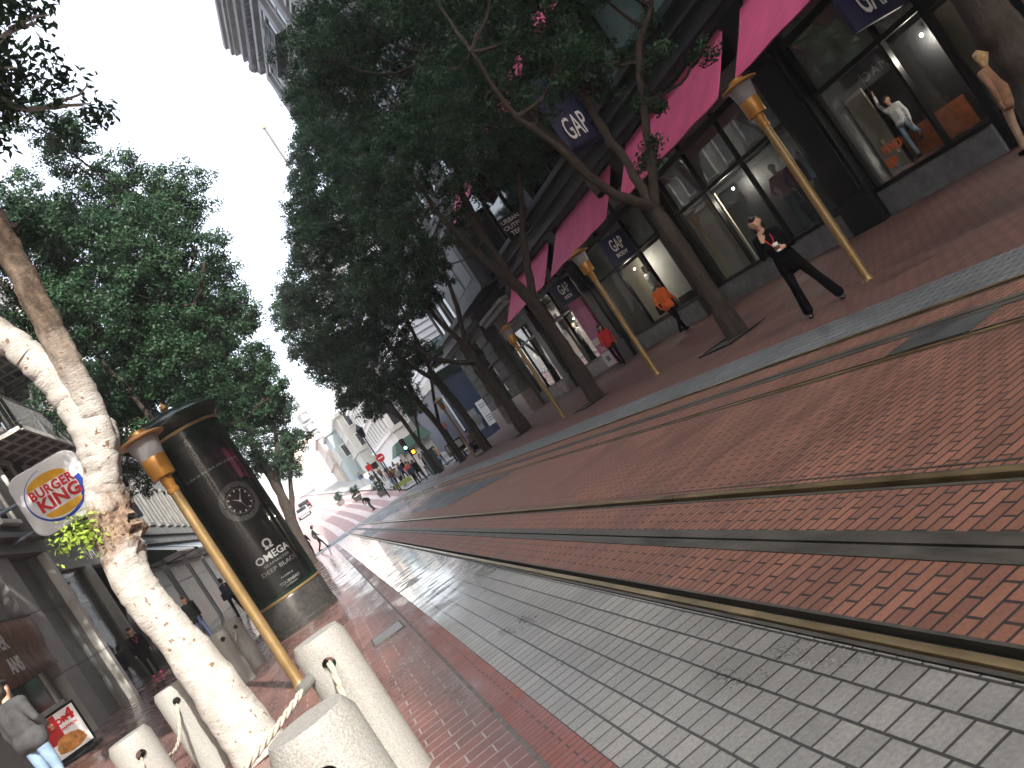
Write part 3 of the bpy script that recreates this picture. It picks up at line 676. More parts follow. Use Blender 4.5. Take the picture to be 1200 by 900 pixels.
st.tube([(-6.3, 28.5, 8.6), (-6.3, 32.6, 11.9)], .04, 6).tube([(-5.5, 28.5, 8.6), (-5.5, 32.6, 11.9)], .04, 6)
st.build('fire_stair', DGREY, rest)

mk = thing('makeup_shop', 'grey shop front with tall black entrance under MAC lettering', 'building', (-6.5, 29.5, 0.42))
MB().box(-20, -8.4, 25.16, 33.6, .1, 5.4).build('wall', SHADE, mk)
MB().box(-6.7, -6.42, 25.16, 33.6, 4.42, 5.44).build('fascia', MGREY, mk, bevel=.02)
MB().box(-6.62, -6.3, 28.6, 28.85, .36, 4.42).build('post', MGREY, mk); MB().box(-6.66, -6.34, 33.2, 33.6, .36, 4.42).build('jamb', LGREY, mk)
MB().box(-6.68, -6.4, 25.16, 25.6, .36, 4.42).build('jamb', MGREY, mk)
MB().box(-8.38, -6.67, 32.9, 33.58, .42, 5.3).build('side_wall', SHADE, mk)
MB().box(-8.4, -6.66, 25.2, 33.5, .3, .41).build('threshold', DGREY, mk)
MB().box(-6.58, -6.55, 25.6, 28.6, .41, 4.42).build('glass', GLASS, mk)
lettering('MAC', .62, (-6.405, 30.1, 4.83), FACE_E, WHITE, mk, xs=1.15, spacing=1.25)

gs = thing('stone_shop_house', 'grey ribbed stone house front with dark green shop awnings', 'building', (-6.5, 42, 0.42))
MB().box(-20, -6.6, 33.62, 60.2, .1, 11).build('wall', STONE, gs)
q = MB()
for k in range(2): q.box(-6.6, -6.38 if k % 2 else -6.46, 33.64, 60.0, 5.0 + k * .45, 5.0 + k * .45 + .40)
q.build('ribbed_band', STONE, gs, bevel=.03)
for y0, y1 in ((36.0, 41.0), (42.2, 47.5), (48.6, 53.6), (54.8, 59.6)):
    f = MB().box(-6.6, -6.56, y0, y0 + .12, .4, 3.7).box(-6.6, -6.56, y1 - .12, y1, .4, 3.7).box(-6.6, -6.55, y0, y1, 3.7, 3.85).box(-6.6, -6.562, y0, y1, 2.9, 2.97)
    w = f.build('shop_window', MGREY, gs)
    MB().box(-6.598, -6.58, y0 + .12, y1 - .12, .4, 3.7).build('pane', M('shop_green', (0.075, 0.13, 0.06), 0.35, var=.5, scale=.9), w)
    MB().hexa([(-6.55, y0, 3.9), (-5.0, y0, 3.75), (-5.0, y1, 3.75), (-6.55, y1, 3.9), (-6.55, y0, 4.9), (-5.0, y0, 3.83), (-5.0, y1, 3.83), (-6.55, y1, 4.9)]).build('awning', GREEN, gs)
for k in range(9):
    y = 36.4 + k * 2.6
    f = MB().box(-6.6, -6.48, y, y + .12, 6.2, 8.6).box(-6.6, -6.48, y + 1.3, y + 1.42, 6.2, 8.6).box(-6.6, -6.46, y - .06, y + 1.48, 8.6, 8.8).box(-6.6, -6.44, y - .06, y + 1.48, 6.05, 6.2)
    w = f.build('window', STONE, gs); MB().box(-6.59, -6.56, y + .12, y + 1.3, 6.2, 8.6).build('pane', PANE, w)
MB().box(-6.8, -5.2, 35.2, 35.3, 5.6, 7.4).build('hanging_panel', M('blue_grey_panel', (0.36, 0.40, 0.48), .4, var=.1), gs)

def block(name, label, x0, x1, y0, y1, z0, z1, wall, win, west=None, south=None, east=None, group=None, bands=None, roof=None, frame=OFFW):
    """a background building; west / south / east = (rows, columns, width, height, first sill, storey height)"""
    t = thing(name, label, 'building', ((x0 + x1) / 2, (y0 + y1) / 2, z0), group)
    MB().box(x0, x1, y0, y1, z0 - 2, z1).build('wall', wall, t)
    MB().box(x0 - .35, x1 + .35, y0 - .35, y1 + .35, z1, z1 + .5).build('parapet', roof or wall, t)
    def place(side, rows, cols, ww, wh, sill, st):
        for r in range(rows):
            for c in range(cols):
                z = z0 + sill + r * st
                if z + wh > z1: continue
                if side == 's':
                    u = x0 + (x1 - x0) * (c + .5) / cols; A = lambda p, q, d0, d1, w0, w1: (p, q, y0 - d1, y0 - d0, w0, w1)
                else:
                    u = y0 + (y1 - y0) * (c + .5) / cols
                    if side == 'w': A = lambda p, q, d0, d1, w0, w1: (x0 - d1, x0 - d0, p, q, w0, w1)
                    else: A = lambda p, q, d0, d1, w0, w1: (x1 + d0, x1 + d1, p, q, w0, w1)
                f = MB().box(*A(u - ww / 2 - .1, u - ww / 2, 0, .12, z, z + wh)).box(*A(u + ww / 2, u + ww / 2 + .1, 0, .12, z, z + wh)).box(*A(u - ww / 2 - .14, u + ww / 2 + .14, 0, .16, z + wh, z + wh + .15)).box(*A(u - ww / 2 - .14, u + ww / 2 + .14, 0, .2, z - .12, z))
                w = f.build('window', frame, t); MB().box(*A(u - ww / 2, u + ww / 2, .005, .04, z, z + wh)).build('pane', win, w)
    if west: place('w', *west)
    if south: place('s', *south)
    if east: place('e', *east)
    if bands:
        m = MB()
        for z in bands: m.box(x0 - .25, x1 + .25, y0 - .25, y1 + .25, z0 + z, z0 + z + .35)
        m.build('band', roof or wall, t)
    return t
CREAM = M('cream_render', (0.62, 0.56, 0.47), .85, var=.1, scale=.4); WHITEB = M('white_render', (0.70, 0.70, 0.68), .85, var=.1, scale=.4)
TEALB = M('teal_render', (0.30, 0.37, 0.38), .8, var=.15, scale=.4); SAGE = M('sage_render', (0.46, 0.47, 0.43), .85, var=.15, scale=.4); TANB = M('tan_render', (0.46, 0.41, 0.36), .85, var=.15, scale=.4)
NAVYB = M('navy_boarding', (0.020, 0.033, 0.075), .55, var=.25, scale=.8)
upl = block('corner_house', 'beige brick house with white framed windows beyond the grey shop house', -20, -6.7, 36.95, 60.0, 11.0, 21, TANB, PANE, west=None, east=(3, 7, 1.5, 2.2, .9, 3.3))
block('far_left_block', 'cream block across the side street on the left', -24, -7.5, 63, 92, .5, 17, TANB, PANE, east=(4, 8, 1.5, 2.0, 4, 3.3), south=(4, 4, 1.6, 2.0, 4, 3.3))
# blue corner shop across the side street, white siding above
cs = thing('blue_corner_shop', 'navy boarded corner shop under bright white siding', 'building', (13, 62, 0.2))
MB().box(13, 30, 62, 78, -.3, 6.2).build('wall', NAVYB, cs)
SIDE = M('white_siding', (0.74, 0.76, 0.78), .7, var=.05)
sd = MB()
for k in range(22): sd.hexa([(13.4, 62.4, 6.4 + k * .55), (30, 62.4, 6.4 + k * .55), (30, 78, 6.4 + k * .55), (13.4, 78, 6.4 + k * .55), (13.5, 62.5, 6.93 + k * .55), (30, 62.5, 6.93 + k * .55), (30, 78, 6.93 + k * .55), (13.5, 78, 6.93 + k * .55)])
sd.build('siding', SIDE, cs)
for k in range(3):
    f = MB().box(14.6 + k * 2.6, 16.1 + k * 2.6, 62.30, 62.46, 6.9, 8.7); w = f.build('window', DARK, cs); MB().box(14.7 + k * 2.6, 16.0 + k * 2.6, 62.27, 62.30, 7.0, 8.6).build('pane', TEAL, w)
MB().box(12.9, 30, 61.85, 61.999, 5.6, 6.3).box(12.85, 12.999, 61.85, 78, 5.6, 6.3).build('trim', GREEN, cs)
MB().box(12.88, 12.99, 61.9, 61.99, .1, 4.6).build('white_post', WHITE, cs)
MB().box(14.75, 15.55, 61.94, 61.99, .65, 2.75).build('white_panel', WHITE, cs)
wp = MB().lathe([(.44, 0), (.44, .03), (.30, .05)], (0, 0, 0), 24)
wp.v = [(14.18 + p[0], 61.95 - p[2], 1.62 + p[1]) for p in wp.v]; wp.build('watch_picture', MGREY, cs)
MB().hexa([(13.95, 61.95, .75), (14.4, 61.95, .75), (14.4, 61.99, .75), (13.95, 61.99, .75), (13.85, 61.95, 2.5), (14.5, 61.95, 2.5), (14.5, 61.99, 2.5), (13.85, 61.99, 2.5)]).build('watch_strap', GREYC, cs)
for z in (2.4, 2.2, 1.4, 1.2, 1.0): MB().box(14.9, 15.4, 61.925, 61.938, z, z + .05).build('printed_line', DGREY, cs)
# up the hill, right side (the street bends slightly)
block('brown_corner_tower', 'dark grey narrow corner building rising above the right hand trees', 12.6, 26, 78.6, 83.4, 1.2, 25.2, DGREY, PANE, west=(6, 2, 1.2, 2.0, 4, 3.4))
block('white_banded_block', 'tall white block striped by cornice bands up the hill', 11.3, 26, 84, 112, 1.8, 15.5, WHITEB, PANE, south=(3, 6, 1.5, 2.0, 4, 3.2), west=(3, 9, 1.6, 1.9, 4.2, 3.2), bands=(3.5, 6.7, 9.9, 12.8), frame=WHITEB)
block('sage_shop_house', 'pale sage green narrow house behind the white banded block', bend(11.5, 118), bend(24, 118), 114, 124, 3.6, 12.5, SAGE, PANE, south=(2, 4, 1.2, 1.8, 3.8, 3.2), west=(2, 4, 1.2, 1.8, 3.8, 3.2), bands=(3.2,))
block('teal_house', 'blue green narrow house with dark windows up the hill', bend(10.4, 130), bend(22, 130), 125, 137, 4.2, 12.0, TEALB, PANE, south=(2, 4, 1.2, 1.8, 3.6, 3.0), west=(2, 4, 1.3, 1.8, 3.6, 3.0))
block('tan_house', 'tan house between teal house and cream tower block', bend(10.5, 145), bend(22, 145), 139, 160, 5.2, 13.5, TANB, PANE, south=(2, 4, 1.2, 1.8, 3.6, 3.0), west=(2, 6, 1.3, 1.8, 3.6, 3.0), bands=(3.2,))
block('cream_block', 'cream block with one column of grey windows at hill top', 4.2, 9.9, 190, 206, 8.3, 19.2, CREAM, MGREY, south=(3, 1, 1.9, 1.5, 3.1, 2.65), west=(3, 5, 1.5, 1.6, 3.1, 2.65), frame=WHITEB)
bt = thing('bay_window_tower', 'slender tower of stacked bay windows rising beside the cream block', 'building', (10.9, 200, 9))
MB().box(10.0, 12.2, 196, 206, 7, 26.3).build('wall', MGREY, bt)
bb = MB()
for k in range(6): bb.prism([(10.0, 196, 10 + k * 2.7), (10.4, 195, 10 + k * 2.7), (11.7, 195, 10 + k * 2.7), (12.1, 196, 10 + k * 2.7)], (0, 0, 1.7), 0).box(9.7, 12.5, 194.7, 196, 11.75 + k * 2.7, 12.1 + k * 2.7)
bb.build('bay', GREYC, bt)
MB().box(10.5, 11.7, 197, 199, 26.3, 28.3).build('turret', MGREY, bt)
block('pale_far_block', 'pale block farthest up the hill behind the bay tower', 13, 30, 215, 250, 10, 20, WHITEB, MGREY, south=(2, 5, 1.8, 1.8, 3.5, 3.0))
block('left_hill_block', 'white hillside block on the left of the upper road', bend(-18, 150), bend(-7, 150), 140, 170, 5.5, 14, WHITEB, PANE, south=(2, 4, 1.5, 1.8, 3.5, 3.2), east=(2, 8, 1.5, 1.8, 3.5, 3.2))

# ------------------------------------------------------------------ hazy air
hz = MB().box(-385, 385, -385, 385, -1.1, 46).build('haze', None); hz['kind'] = 'stuff'
hm = bpy.data.materials.new('haze'); hm.use_nodes = True; hn = hm.node_tree
hn.nodes.remove(hn.nodes['Principled BSDF']); pv_ = hn.nodes.new('ShaderNodeVolumePrincipled')
pv_.inputs['Color'].default_value = (.93, .95, 1, 1); pv_.inputs['Density'].default_value = 0.0008; pv_.inputs['Anisotropy'].default_value = 0.0
hn.links.new(pv_.outputs[0], hn.nodes['Material Output'].inputs['Volume']); hz.data.materials.append(hm)

# ------------------------------------------------------------------ street trees
TREES = {
'big': (
  [[(-1.48,8.3,0.0),(-1.53,8.3,1.15),(-1.60,8.3,1.95),(-1.46,8.3,2.65),(-1.20,8.3,3.18),(-1.10,8.3,3.42)],
   [(-1.44,8.3,2.70),(-1.22,8.3,3.22),(-1.19,8.3,3.84),(-1.34,8.3,4.38),(-1.6,8.3,4.91),(-1.96,8.3,5.54)],
   [(-1.44,8.3,2.70),(-1.15,8.3,3.24),(-1.02,8.3,3.94),(-0.91,8.3,4.78),(-0.84,8.3,5.57),(-0.7,8.3,6.85)]],
  [(0.23,8.3,7.18,0.38),(-0.21,8.3,6.7,0.37),(-0.35,8.3,7.36,0.66),(-1.06,8.3,6.94,0.96),(-2.04,8.3,6.24,0.92),(-0.76,8.3,6.01,0.28),(-1.39,8.3,5.88,0.63)]),
'lb': (
  [[(-1.71,24.0,-0.0),(-1.66,24.0,1.85),(-1.58,24.0,3.61),(-1.48,24.0,4.94)],
   [(-1.48,24.0,4.94),(-1.06,24.0,6.92),(-1.11,24.0,9.21),(-1.0,24.0,11.13)],
   [(-1.48,24.0,4.94),(-0.38,24.0,6.77),(0.14,24.0,9.6),(1.03,24.0,11.98)],
   [(-1.48,24.0,4.94),(-0.21,24.0,6.38),(0.12,24.0,7.6),(1.31,24.0,8.91)],
   [(-1.58,24.0,3.61),(-2.0,24.0,5.56),(-2.04,24.0,6.98),(-2.27,24.0,8.51)]],
  [(-1.52,24.0,13.26,1.06),(-0.08,24.0,13.61,0.96),(0.83,24.0,12.53,1.16),(1.66,24.0,11.49,1.02),(-2.57,24.0,12.03,1.39),(-1.16,24.0,11.5,1.53),(0.04,24.0,10.52,1.43),(1.27,24.0,9.81,1.16),(-2.76,24.0,10.2,1.39),(-1.6,24.0,9.22,1.29),(-0.33,24.0,8.59,1.43),(1.03,24.0,7.91,1.09),(-0.56,24.0,6.89,1.07),(0.84,24.0,6.58,0.96),(-2.14,24.0,7.45,0.93),(-0.49,24.0,5.71,0.83),(0.59,24.0,5.3,0.72),(-2.12,24.0,6.2,0.58)]),
'lc': (
  [[(-1.26,44.0,-0.03),(-0.96,44.0,2.03),(-0.52,44.0,4.32),(-0.48,44.0,6.37)],
   [(-0.48,44.0,6.37),(-0.09,44.0,8.21),(-0.04,44.0,10.27)],
   [(-0.52,44.0,4.32),(0.63,44.0,6.17),(1.26,44.0,8.39)],
   [(-0.96,44.0,2.03),(0.23,44.0,4.34),(1.34,44.0,5.71)]],
  [(-0.15,44.0,9.29,1.53),(1.6,44.0,9.76,1.32),(1.38,44.0,7.79,1.32),(-0.54,44.0,7.46,1.3),(0.45,44.0,6.29,1.22),(1.57,44.0,6.08,0.79),(0.58,44.0,4.89,0.88),(-0.99,44.0,5.93,0.95),(-1.64,44.0,8.43,1.3)]),
'T0': (
  [[(8.96,6.95,0.42),(9.0,6.95,1.31),(8.99,6.95,2.06),(9.03,6.95,2.96)],
   [(9.03,6.95,2.96),(8.91,6.95,4.17),(9.38,6.95,5.6)],
   [(9.03,6.95,2.96),(9.69,6.95,4.07),(10.71,6.95,5.1)]],
  [(9.81,6.95,5.8,1.08),(11.59,6.95,5.77,1.24),(7.87,6.95,5.05,0.83),(9.55,6.95,4.6,0.97),(6.86,6.95,4.39,0.62)]),
'T1': (
  [[(8.87,14.85,-0.0),(8.9,14.85,1.29),(8.88,14.85,2.5),(8.9,14.85,3.05)],
   [(8.9,14.85,3.05),(8.07,14.85,3.87),(7.55,14.85,4.97),(7.01,14.85,6.03),(6.84,14.85,7.14)],
   [(8.9,14.85,3.05),(9.11,14.85,4.46),(9.35,14.85,6.06),(9.84,14.85,7.51),(10.16,14.85,8.86)],
   [(8.9,14.85,3.05),(9.51,14.85,4.39),(10.07,14.85,5.7),(11.04,14.85,6.72),(11.9,14.85,8.06)],
   [(8.07,14.85,3.87),(8.29,14.85,5.57),(8.18,14.85,7.28)]],
  [(10.56,14.85,6.05,0.30),(9.9,14.85,7.21,0.6),(9.26,14.85,7.58,0.96),(8.18,14.85,7.28,0.86),(8.91,14.85,6.6,0.78),(7.97,14.85,8.21,1.03),(6.73,14.85,7.59,0.84),(11.2,14.85,6.5,0.22),(10.32,14.85,4.92,0.25),(9.51,14.85,4.08,0.21),(9.84,14.85,5.38,0.36),(10.4,14.85,8.9,1.2),(9.15,14.85,9.32,1.4),(7.45,14.85,9.28,1.19),(7.17,14.85,6.56,0.61),(7.76,14.85,6.05,0.61),(9.65,14.85,6.23,0.53)]),
'T2': (
  [[(8.91,23.7,0.0),(8.96,23.7,1.94),(8.91,23.7,3.53),(8.72,23.7,4.43)],
   [(8.72,23.7,4.43),(8.14,23.7,5.7),(7.69,23.7,7.14),(7.49,23.7,8.71)],
   [(8.91,23.7,3.53),(9.57,23.7,5.19),(10.43,23.7,6.93),(10.83,23.7,8.96)],
   [(8.72,23.7,4.43),(8.67,23.7,6.96),(9.17,23.7,8.89),(9.95,23.7,11.02)]],
  [(9.27,23.7,13.59,1.32),(9.87,23.7,12.34,1.46),(7.78,23.7,12.45,1.24),(7.93,23.7,13.62,1.04),(8.32,23.7,10.92,1.43),(9.99,23.7,10.36,1.32),(10.27,23.7,8.61,1.19),(8.32,23.7,9.03,1.3),(7.04,23.7,10.35,1.15),(8.98,23.7,7.42,0.99),(10.75,23.7,7.39,0.91),(7.2,23.7,7.79,0.97),(6.81,23.7,12.32,1.02),(11.56,23.7,12.47,1.35),(11.81,23.7,7.95,0.75),(7.88,23.7,6.48,0.57),(6.75,23.7,8.97,1.02)]),
'T3': (
  [[(9.13,33.3,0.0),(9.06,33.3,1.96),(9.0,33.3,3.49),(8.95,33.3,4.38)],
   [(9.0,33.3,3.49),(7.48,33.3,4.44),(6.88,33.3,5.44)],
   [(8.95,33.3,4.38),(8.63,33.3,6.49),(8.57,33.3,8.66)],
   [(8.95,33.3,4.38),(9.61,33.3,6.34),(9.91,33.3,8.75)]],
  [(8.81,33.3,15.39,1.29),(9.17,33.3,13.48,1.43),(7.64,33.3,13.67,1.27),(9.26,33.3,16.89,1.08),(9.38,33.3,11.2,1.43),(7.65,33.3,11.75,1.41),(7.86,33.3,9.5,1.34),(9.39,33.3,8.61,1.22),(6.31,33.3,11.24,1.19),(8.17,33.3,7.41,0.99),(6.52,33.3,8.39,1.19),(9.4,33.3,7.32,0.86),(6.55,33.3,12.58,0.91)]),
'T4': (
  [[(8.84,40.2,0.0),(8.81,40.2,2.41),(8.62,40.2,4.05),(8.62,40.2,4.81)],
   [(8.62,40.2,4.05),(7.72,40.2,6.13),(7.35,40.2,7.87)],
   [(8.62,40.2,4.81),(8.9,40.2,7.94),(8.77,40.2,10.06)]],
  [(8.33,40.2,16.18,0.93),(7.56,40.2,14.32,1.26),(7.86,40.2,12.12,1.44),(5.81,40.2,12.31,1.25),(4.62,40.2,10.78,1.32),(6.34,40.2,10.49,1.42),(6.88,40.2,8.66,1.42),(5.03,40.2,8.79,1.32),(4.73,40.2,11.7,0.91),(7.89,40.2,7.54,1.18),(5.38,40.2,7.08,1.08),(4.34,40.2,9.21,1.07),(8.31,40.2,6.27,0.93),(8.65,40.2,9.11,1.19)]),
'T5': (
  [[(8.77,47.0,-0.15),(8.7,47.0,2.42),(8.48,47.0,4.32),(8.53,47.0,5.46)],
   [(8.48,47.0,4.32),(7.79,47.0,5.93),(7.1,47.0,7.53)],
   [(8.53,47.0,5.46),(8.88,47.0,7.6),(8.73,47.0,10.05)],
   [(8.7,47.0,2.42),(9.66,47.0,4.75),(10.28,47.0,6.14)]],
  [(6.09,47.0,9.03,1.16),(7.44,47.0,8.49,1.27),(5.23,47.0,8.12,1.06),(6.57,47.0,6.7,1.16),(8.42,47.0,6.71,1.08),(8.27,47.0,5.33,0.88),(5.04,47.0,6.51,0.77),(10.28,47.0,6.14,0.89),(4.82,47.0,9.24,0.77),(6.59,47.0,5.41,0.68)]),
'T6': (
  [[(8.49,54.0,-0.21),(8.29,54.0,2.33),(8.18,54.0,4.4),(8.1,54.0,5.79)],
   [(8.18,54.0,4.4),(7.4,54.0,6.24),(6.93,54.0,7.54)],
   [(8.29,54.0,2.33),(9.2,54.0,4.42),(9.74,54.0,5.76)]],
  [(6.55,54.0,7.45,0.89),(7.4,54.0,6.24,0.89),(8.72,54.0,6.74,1.01),(9.04,54.0,5.2,0.79),(9.2,54.0,4.42,0.56),(6.63,54.0,6.06,0.55)]),
}
def crown_mesh(name, clumps, leaf, per, rs):
    """many small leaves gathered in tight tufts inside each clump; each leaf faces up and outwards"""
    g = np.random.default_rng(rs); C = []; N = []
    for (x, y, z, r) in clumps:
        nt_ = max(7, int(27 * (r / 0.8) ** 2))
        d = g.normal(size=(nt_, 3)); d /= np.linalg.norm(d, axis=1)[:, None]
        rad = r * (0.35 + 0.62 * g.random(nt_) ** 0.5)
        tw = np.array([x, y, z]) + d * rad[:, None] * np.array([1, 1.25, .9])
        for c, dd in zip(tw, d):
            k = int(per * (0.5 + 1.0 * g.random())); s = (0.17 + 0.15 * g.random()) * (0.75 + .3 * r)
            q = g.normal(size=(k, 3)); q /= np.linalg.norm(q, axis=1)[:, None]
            p = q * (s * g.random((k, 1)) ** 0.45) * np.array([1.15, 1.15, .8])
            C.append(c + p); N.append(q * .8 + dd * .3 + np.array([0, 0, .45]) + g.normal(size=(k, 3)) * .45)
    P = np.concatenate(C); nn = np.concatenate(N); n = len(P)
    nn /= np.linalg.norm(nn, axis=1)[:, None]
    u = g.normal(size=(n, 3)); u -= (u * nn).sum(1)[:, None] * nn; u /= np.linalg.norm(u, axis=1)[:, None]
    w = np.cross(nn, u)
    L = leaf * (0.7 + 0.6 * g.random(n))[:, None]
    a0 = P - u * L * .5; a1 = P + w * L * .22 + nn * L * .06; a2 = P + u * L * .5; a3 = P - w * L * .22 + nn * L * .06
    V = np.stack([a0, a1, a2, a3], 1).reshape(-1, 3)
    me = bpy.data.meshes.new(name); me.vertices.add(4 * n); me.vertices.foreach_set('co', V.ravel())
    me.loops.add(4 * n); me.loops.foreach_set('vertex_index', np.arange(4 * n))
    me.polygons.add(n); me.polygons.foreach_set('loop_start', np.arange(0, 4 * n, 4)); me.polygons.foreach_set('loop_total', np.full(n, 4))
    me.update(); me.validate(); return me

def wob(pts, k, amp, g):
    """resample a polyline smoothly and make it slightly crooked"""
    P = [Vector(p) for p in pts]; out = []
    Q = [P[0] + (P[0] - P[1])] + P + [P[-1] + (P[-1] - P[-2])]
    for i in range(1, len(Q) - 2):
        for j in range(k):
            t = j / k; a, b, c, d = Q[i - 1], Q[i], Q[i + 1], Q[i + 2]
            out.append(0.5 * ((2 * b) + (c - a) * t + (2 * a - 5 * b + 4 * c - d) * t * t + (3 * b - a - 3 * c + d) * t ** 3))
    out.append(P[-1])
    return [p + Vector(g.normal(size=3)) * amp * (0 < i < len(out) - 1) for i, p in enumerate(out)]

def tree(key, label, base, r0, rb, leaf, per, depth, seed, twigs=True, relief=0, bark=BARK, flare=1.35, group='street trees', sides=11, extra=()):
    br, cl = TREES[key]
    g = np.random.default_rng(seed)
    yb = br[0][0][1]
    t = thing('street_tree', label, 'tree', base, group)
    m = MB(); ends = []
    for i, b in enumerate(br):
        off = 0.0
        pts = [Vector(p) for p in b]
        if i > 0:      # limbs spread in depth too
            s = (g.random() - .5) * 2 * depth * .5
            pts = [p + Vector((0, s * (j / (len(pts) - 1)), 0)) for j, p in enumerate(pts)]
        pp = wob(pts, 5 if not relief else 16, (0.012 if i == 0 else 0.02) / (1 if not relief else 4), g); k = len(pp)
        if i == 0: rr = [r0 * (flare - (flare - 1) * min(1, q / (k * .22)) if q < k * .22 else 1.0 - .22 * q / k) for q in range(k)]
        else:
            rs = r0 * (rb if not isinstance(rb, (list, tuple)) else rb[i - 1]); rr = [rs * (1 - (.72 if not relief else .4) * q / k) for q in range(k)]
        rr = [r * (1 + (.07 if not relief else .015) * g.normal()) for r in rr]
        if relief and i == 0: rr[-1] *= .45; rr[-2] *= .72; rr[-3] *= .88
        if relief and i > 0: rr = [r * min(1.0, .70 + .30 * q / 14) for q, r in enumerate(rr)]
        if relief and i == 2: m2 = MB().tube(pp, rr, sides)      # limb with its shade painted in as brown
        else: m.tube(pp, rr, sides if i == 0 or relief else 8)
        ends.append(pp)
    clumps = []
    for (x, y, z, r) in list(cl) + list(extra):
        for s in ((0, 1) if depth > 1 else (0,)):
            clumps.append((x + g.normal() * .12, y + (g.random() - .5) * depth * 1.5 if s else y + (g.random() - .5) * .6, z + g.normal() * .1, r * (1.0 if not s else .95)))
    if twigs:
        for (x, y, z, r) in clumps:   # a thin branch into every clump, from the nearest limb
            c = Vector((x, y, z)); best = None
            for pp in ends[1:]:
                for q in pp[2:]:
                    d = (q - c).length + max(0, q.z - c.z) * 1.5
                    if best is None or d < best[0]: best = (d, q)
            if best and best[0] > .25:
                q = best[1]; mid = (q + c) / 2 + Vector((0, 0, -.12 * (c - q).length)) + Vector(g.normal(size=3)) * .08
                pp = wob([q, mid, c], 4, .015, g); m.tube(pp, [.045 - .03 * i / len(pp) for i in range(len(pp))], 5)
                for _ in range(3):
                    e = c + Vector(g.normal(size=3)) * r * .33; m.tube([mid * .4 + c * .6, (c + e) / 2, e], [.02, .014, .006], 4)
    if relief:
        from mathutils import noise
        for mm, i, v in [(q, i, v) for q in (m, m2) for i, v in enumerate(q.v)]:
            p = Vector(v); ax = min((q for pp in ends for q in pp), key=lambda q: (q - p).length_squared)
            d = p - ax
            if d.length < .03: continue
            burr = math.exp(-((p.z - 2.42) / .28) ** 2) * max(0.15, d.normalized().x * .8 + .35)
            k_ = relief * (noise.fractal(p * 9, .9, 2.2, 4) + .35 * noise.fractal(p * 30, .8, 2.0, 2)) + burr * (.06 + .10 * noise.fractal(p * 13, .8, 2.1, 4))
            mm.v[i] = tuple(p + d.normalized() * k_)
    m.build('trunk', bark, t, smooth=60)
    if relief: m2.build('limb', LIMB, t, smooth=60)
    me = crown_mesh('crown', clumps, leaf, per, seed + 100)
    link('crown', me, LEAF, t)
    return t
big_shade_clumps = [(-2.6, 7.0, 8.2, 1.3), (-3.6, 9.5, 9.5, 1.5), (-2.2, 10.0, 10.2, 1.5), (-1.2, 8.6, 10.8, 1.4), (-4.6, 8.0, 8.0, 1.3), (-3.3, 11.5, 8.6, 1.3), (-4.8, 11.0, 10.5, 1.5), (-2.8, 8.0, 11.8, 1.5), (-5.4, 10, 9.4, 1.2), (-3.6, 6.3, 10.3, 1.4),  # mostly out-of-view leaf clumps added to shade column, bollards, limb and left fronts
   (1.5, 8, 12.6, 1.5), (2.5, 6, 12.6, 1.5), (3.2, 4, 13, 1.5), (2, 3.2, 13, 1.5), (3, 2, 13.8, 1.4), (1, 5.4, 13.2, 1.5), (2.2, 8.4, 13.6, 1.3), (0.6, 7.2, 12.4, 1.3), (1.9, .8, 12.8, 1.3), (2.3, -.2, 13.2, 1.2), (.4, 9.5, 13, 1.3), (1.0, 1.8, 12.4, 1.4), (.7, 2.9, 12.6, 1.3), (1.6, 2.4, 13.6, 1.3),
   (-2.6, 13.2, 12.6, 1.5), (-3.6, 12.8, 11.4, 1.5), (-2.2, 14.6, 13.8, 1.5), (-3.6, 14.8, 13.0, 1.5), (-4.6, 13.8, 11.6, 1.5), (-5.0, 15.6, 12.4, 1.4), (-3.0, 16.2, 14.2, 1.4), (-5.2, 12.2, 10.2, 1.3)]
bt_ = tree('big', 'big forked plane tree with sunlit pale trunk among the granite bollards', (-1.48, 8.3, 0), .188, (.92, .78), .105, 44, 2.6, 1, bark=BARK_L, sides=34, extra=big_shade_clumps, relief=.008)
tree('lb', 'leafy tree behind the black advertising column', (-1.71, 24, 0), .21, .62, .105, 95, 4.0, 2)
TREES['lm'] = ([[(-1.95, 33, 0), (-1.9, 33, 2), (-1.85, 33, 4), (-1.8, 33, 5.5)], [(-1.8, 33, 5.5), (-3, 33, 7.5), (-3.8, 33, 9)], [(-1.8, 33, 5.5), (-1.2, 33, 7.8), (-.6, 33, 10)]],  # tree put in to shade the stone house front; also thickens the foliage
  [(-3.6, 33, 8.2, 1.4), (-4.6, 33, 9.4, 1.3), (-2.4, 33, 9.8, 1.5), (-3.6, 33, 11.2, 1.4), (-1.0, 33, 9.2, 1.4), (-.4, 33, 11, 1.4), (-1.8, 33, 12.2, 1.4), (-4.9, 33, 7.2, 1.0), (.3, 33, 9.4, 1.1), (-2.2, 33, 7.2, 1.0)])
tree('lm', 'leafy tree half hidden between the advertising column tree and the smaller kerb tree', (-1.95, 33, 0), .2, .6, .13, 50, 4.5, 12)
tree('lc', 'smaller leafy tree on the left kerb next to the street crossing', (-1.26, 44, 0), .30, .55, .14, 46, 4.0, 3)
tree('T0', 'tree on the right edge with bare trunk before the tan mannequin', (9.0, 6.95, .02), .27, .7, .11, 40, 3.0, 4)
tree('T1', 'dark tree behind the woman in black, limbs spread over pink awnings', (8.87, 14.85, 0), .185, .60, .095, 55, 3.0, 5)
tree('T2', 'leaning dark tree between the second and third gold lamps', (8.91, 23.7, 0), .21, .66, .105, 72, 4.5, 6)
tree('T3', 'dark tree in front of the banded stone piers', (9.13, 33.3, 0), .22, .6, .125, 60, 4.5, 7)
tree('T4', 'dark tree in front of the blue hoarding', (8.84, 40.2, 0), .20, .6, .14, 50, 4.5, 8)
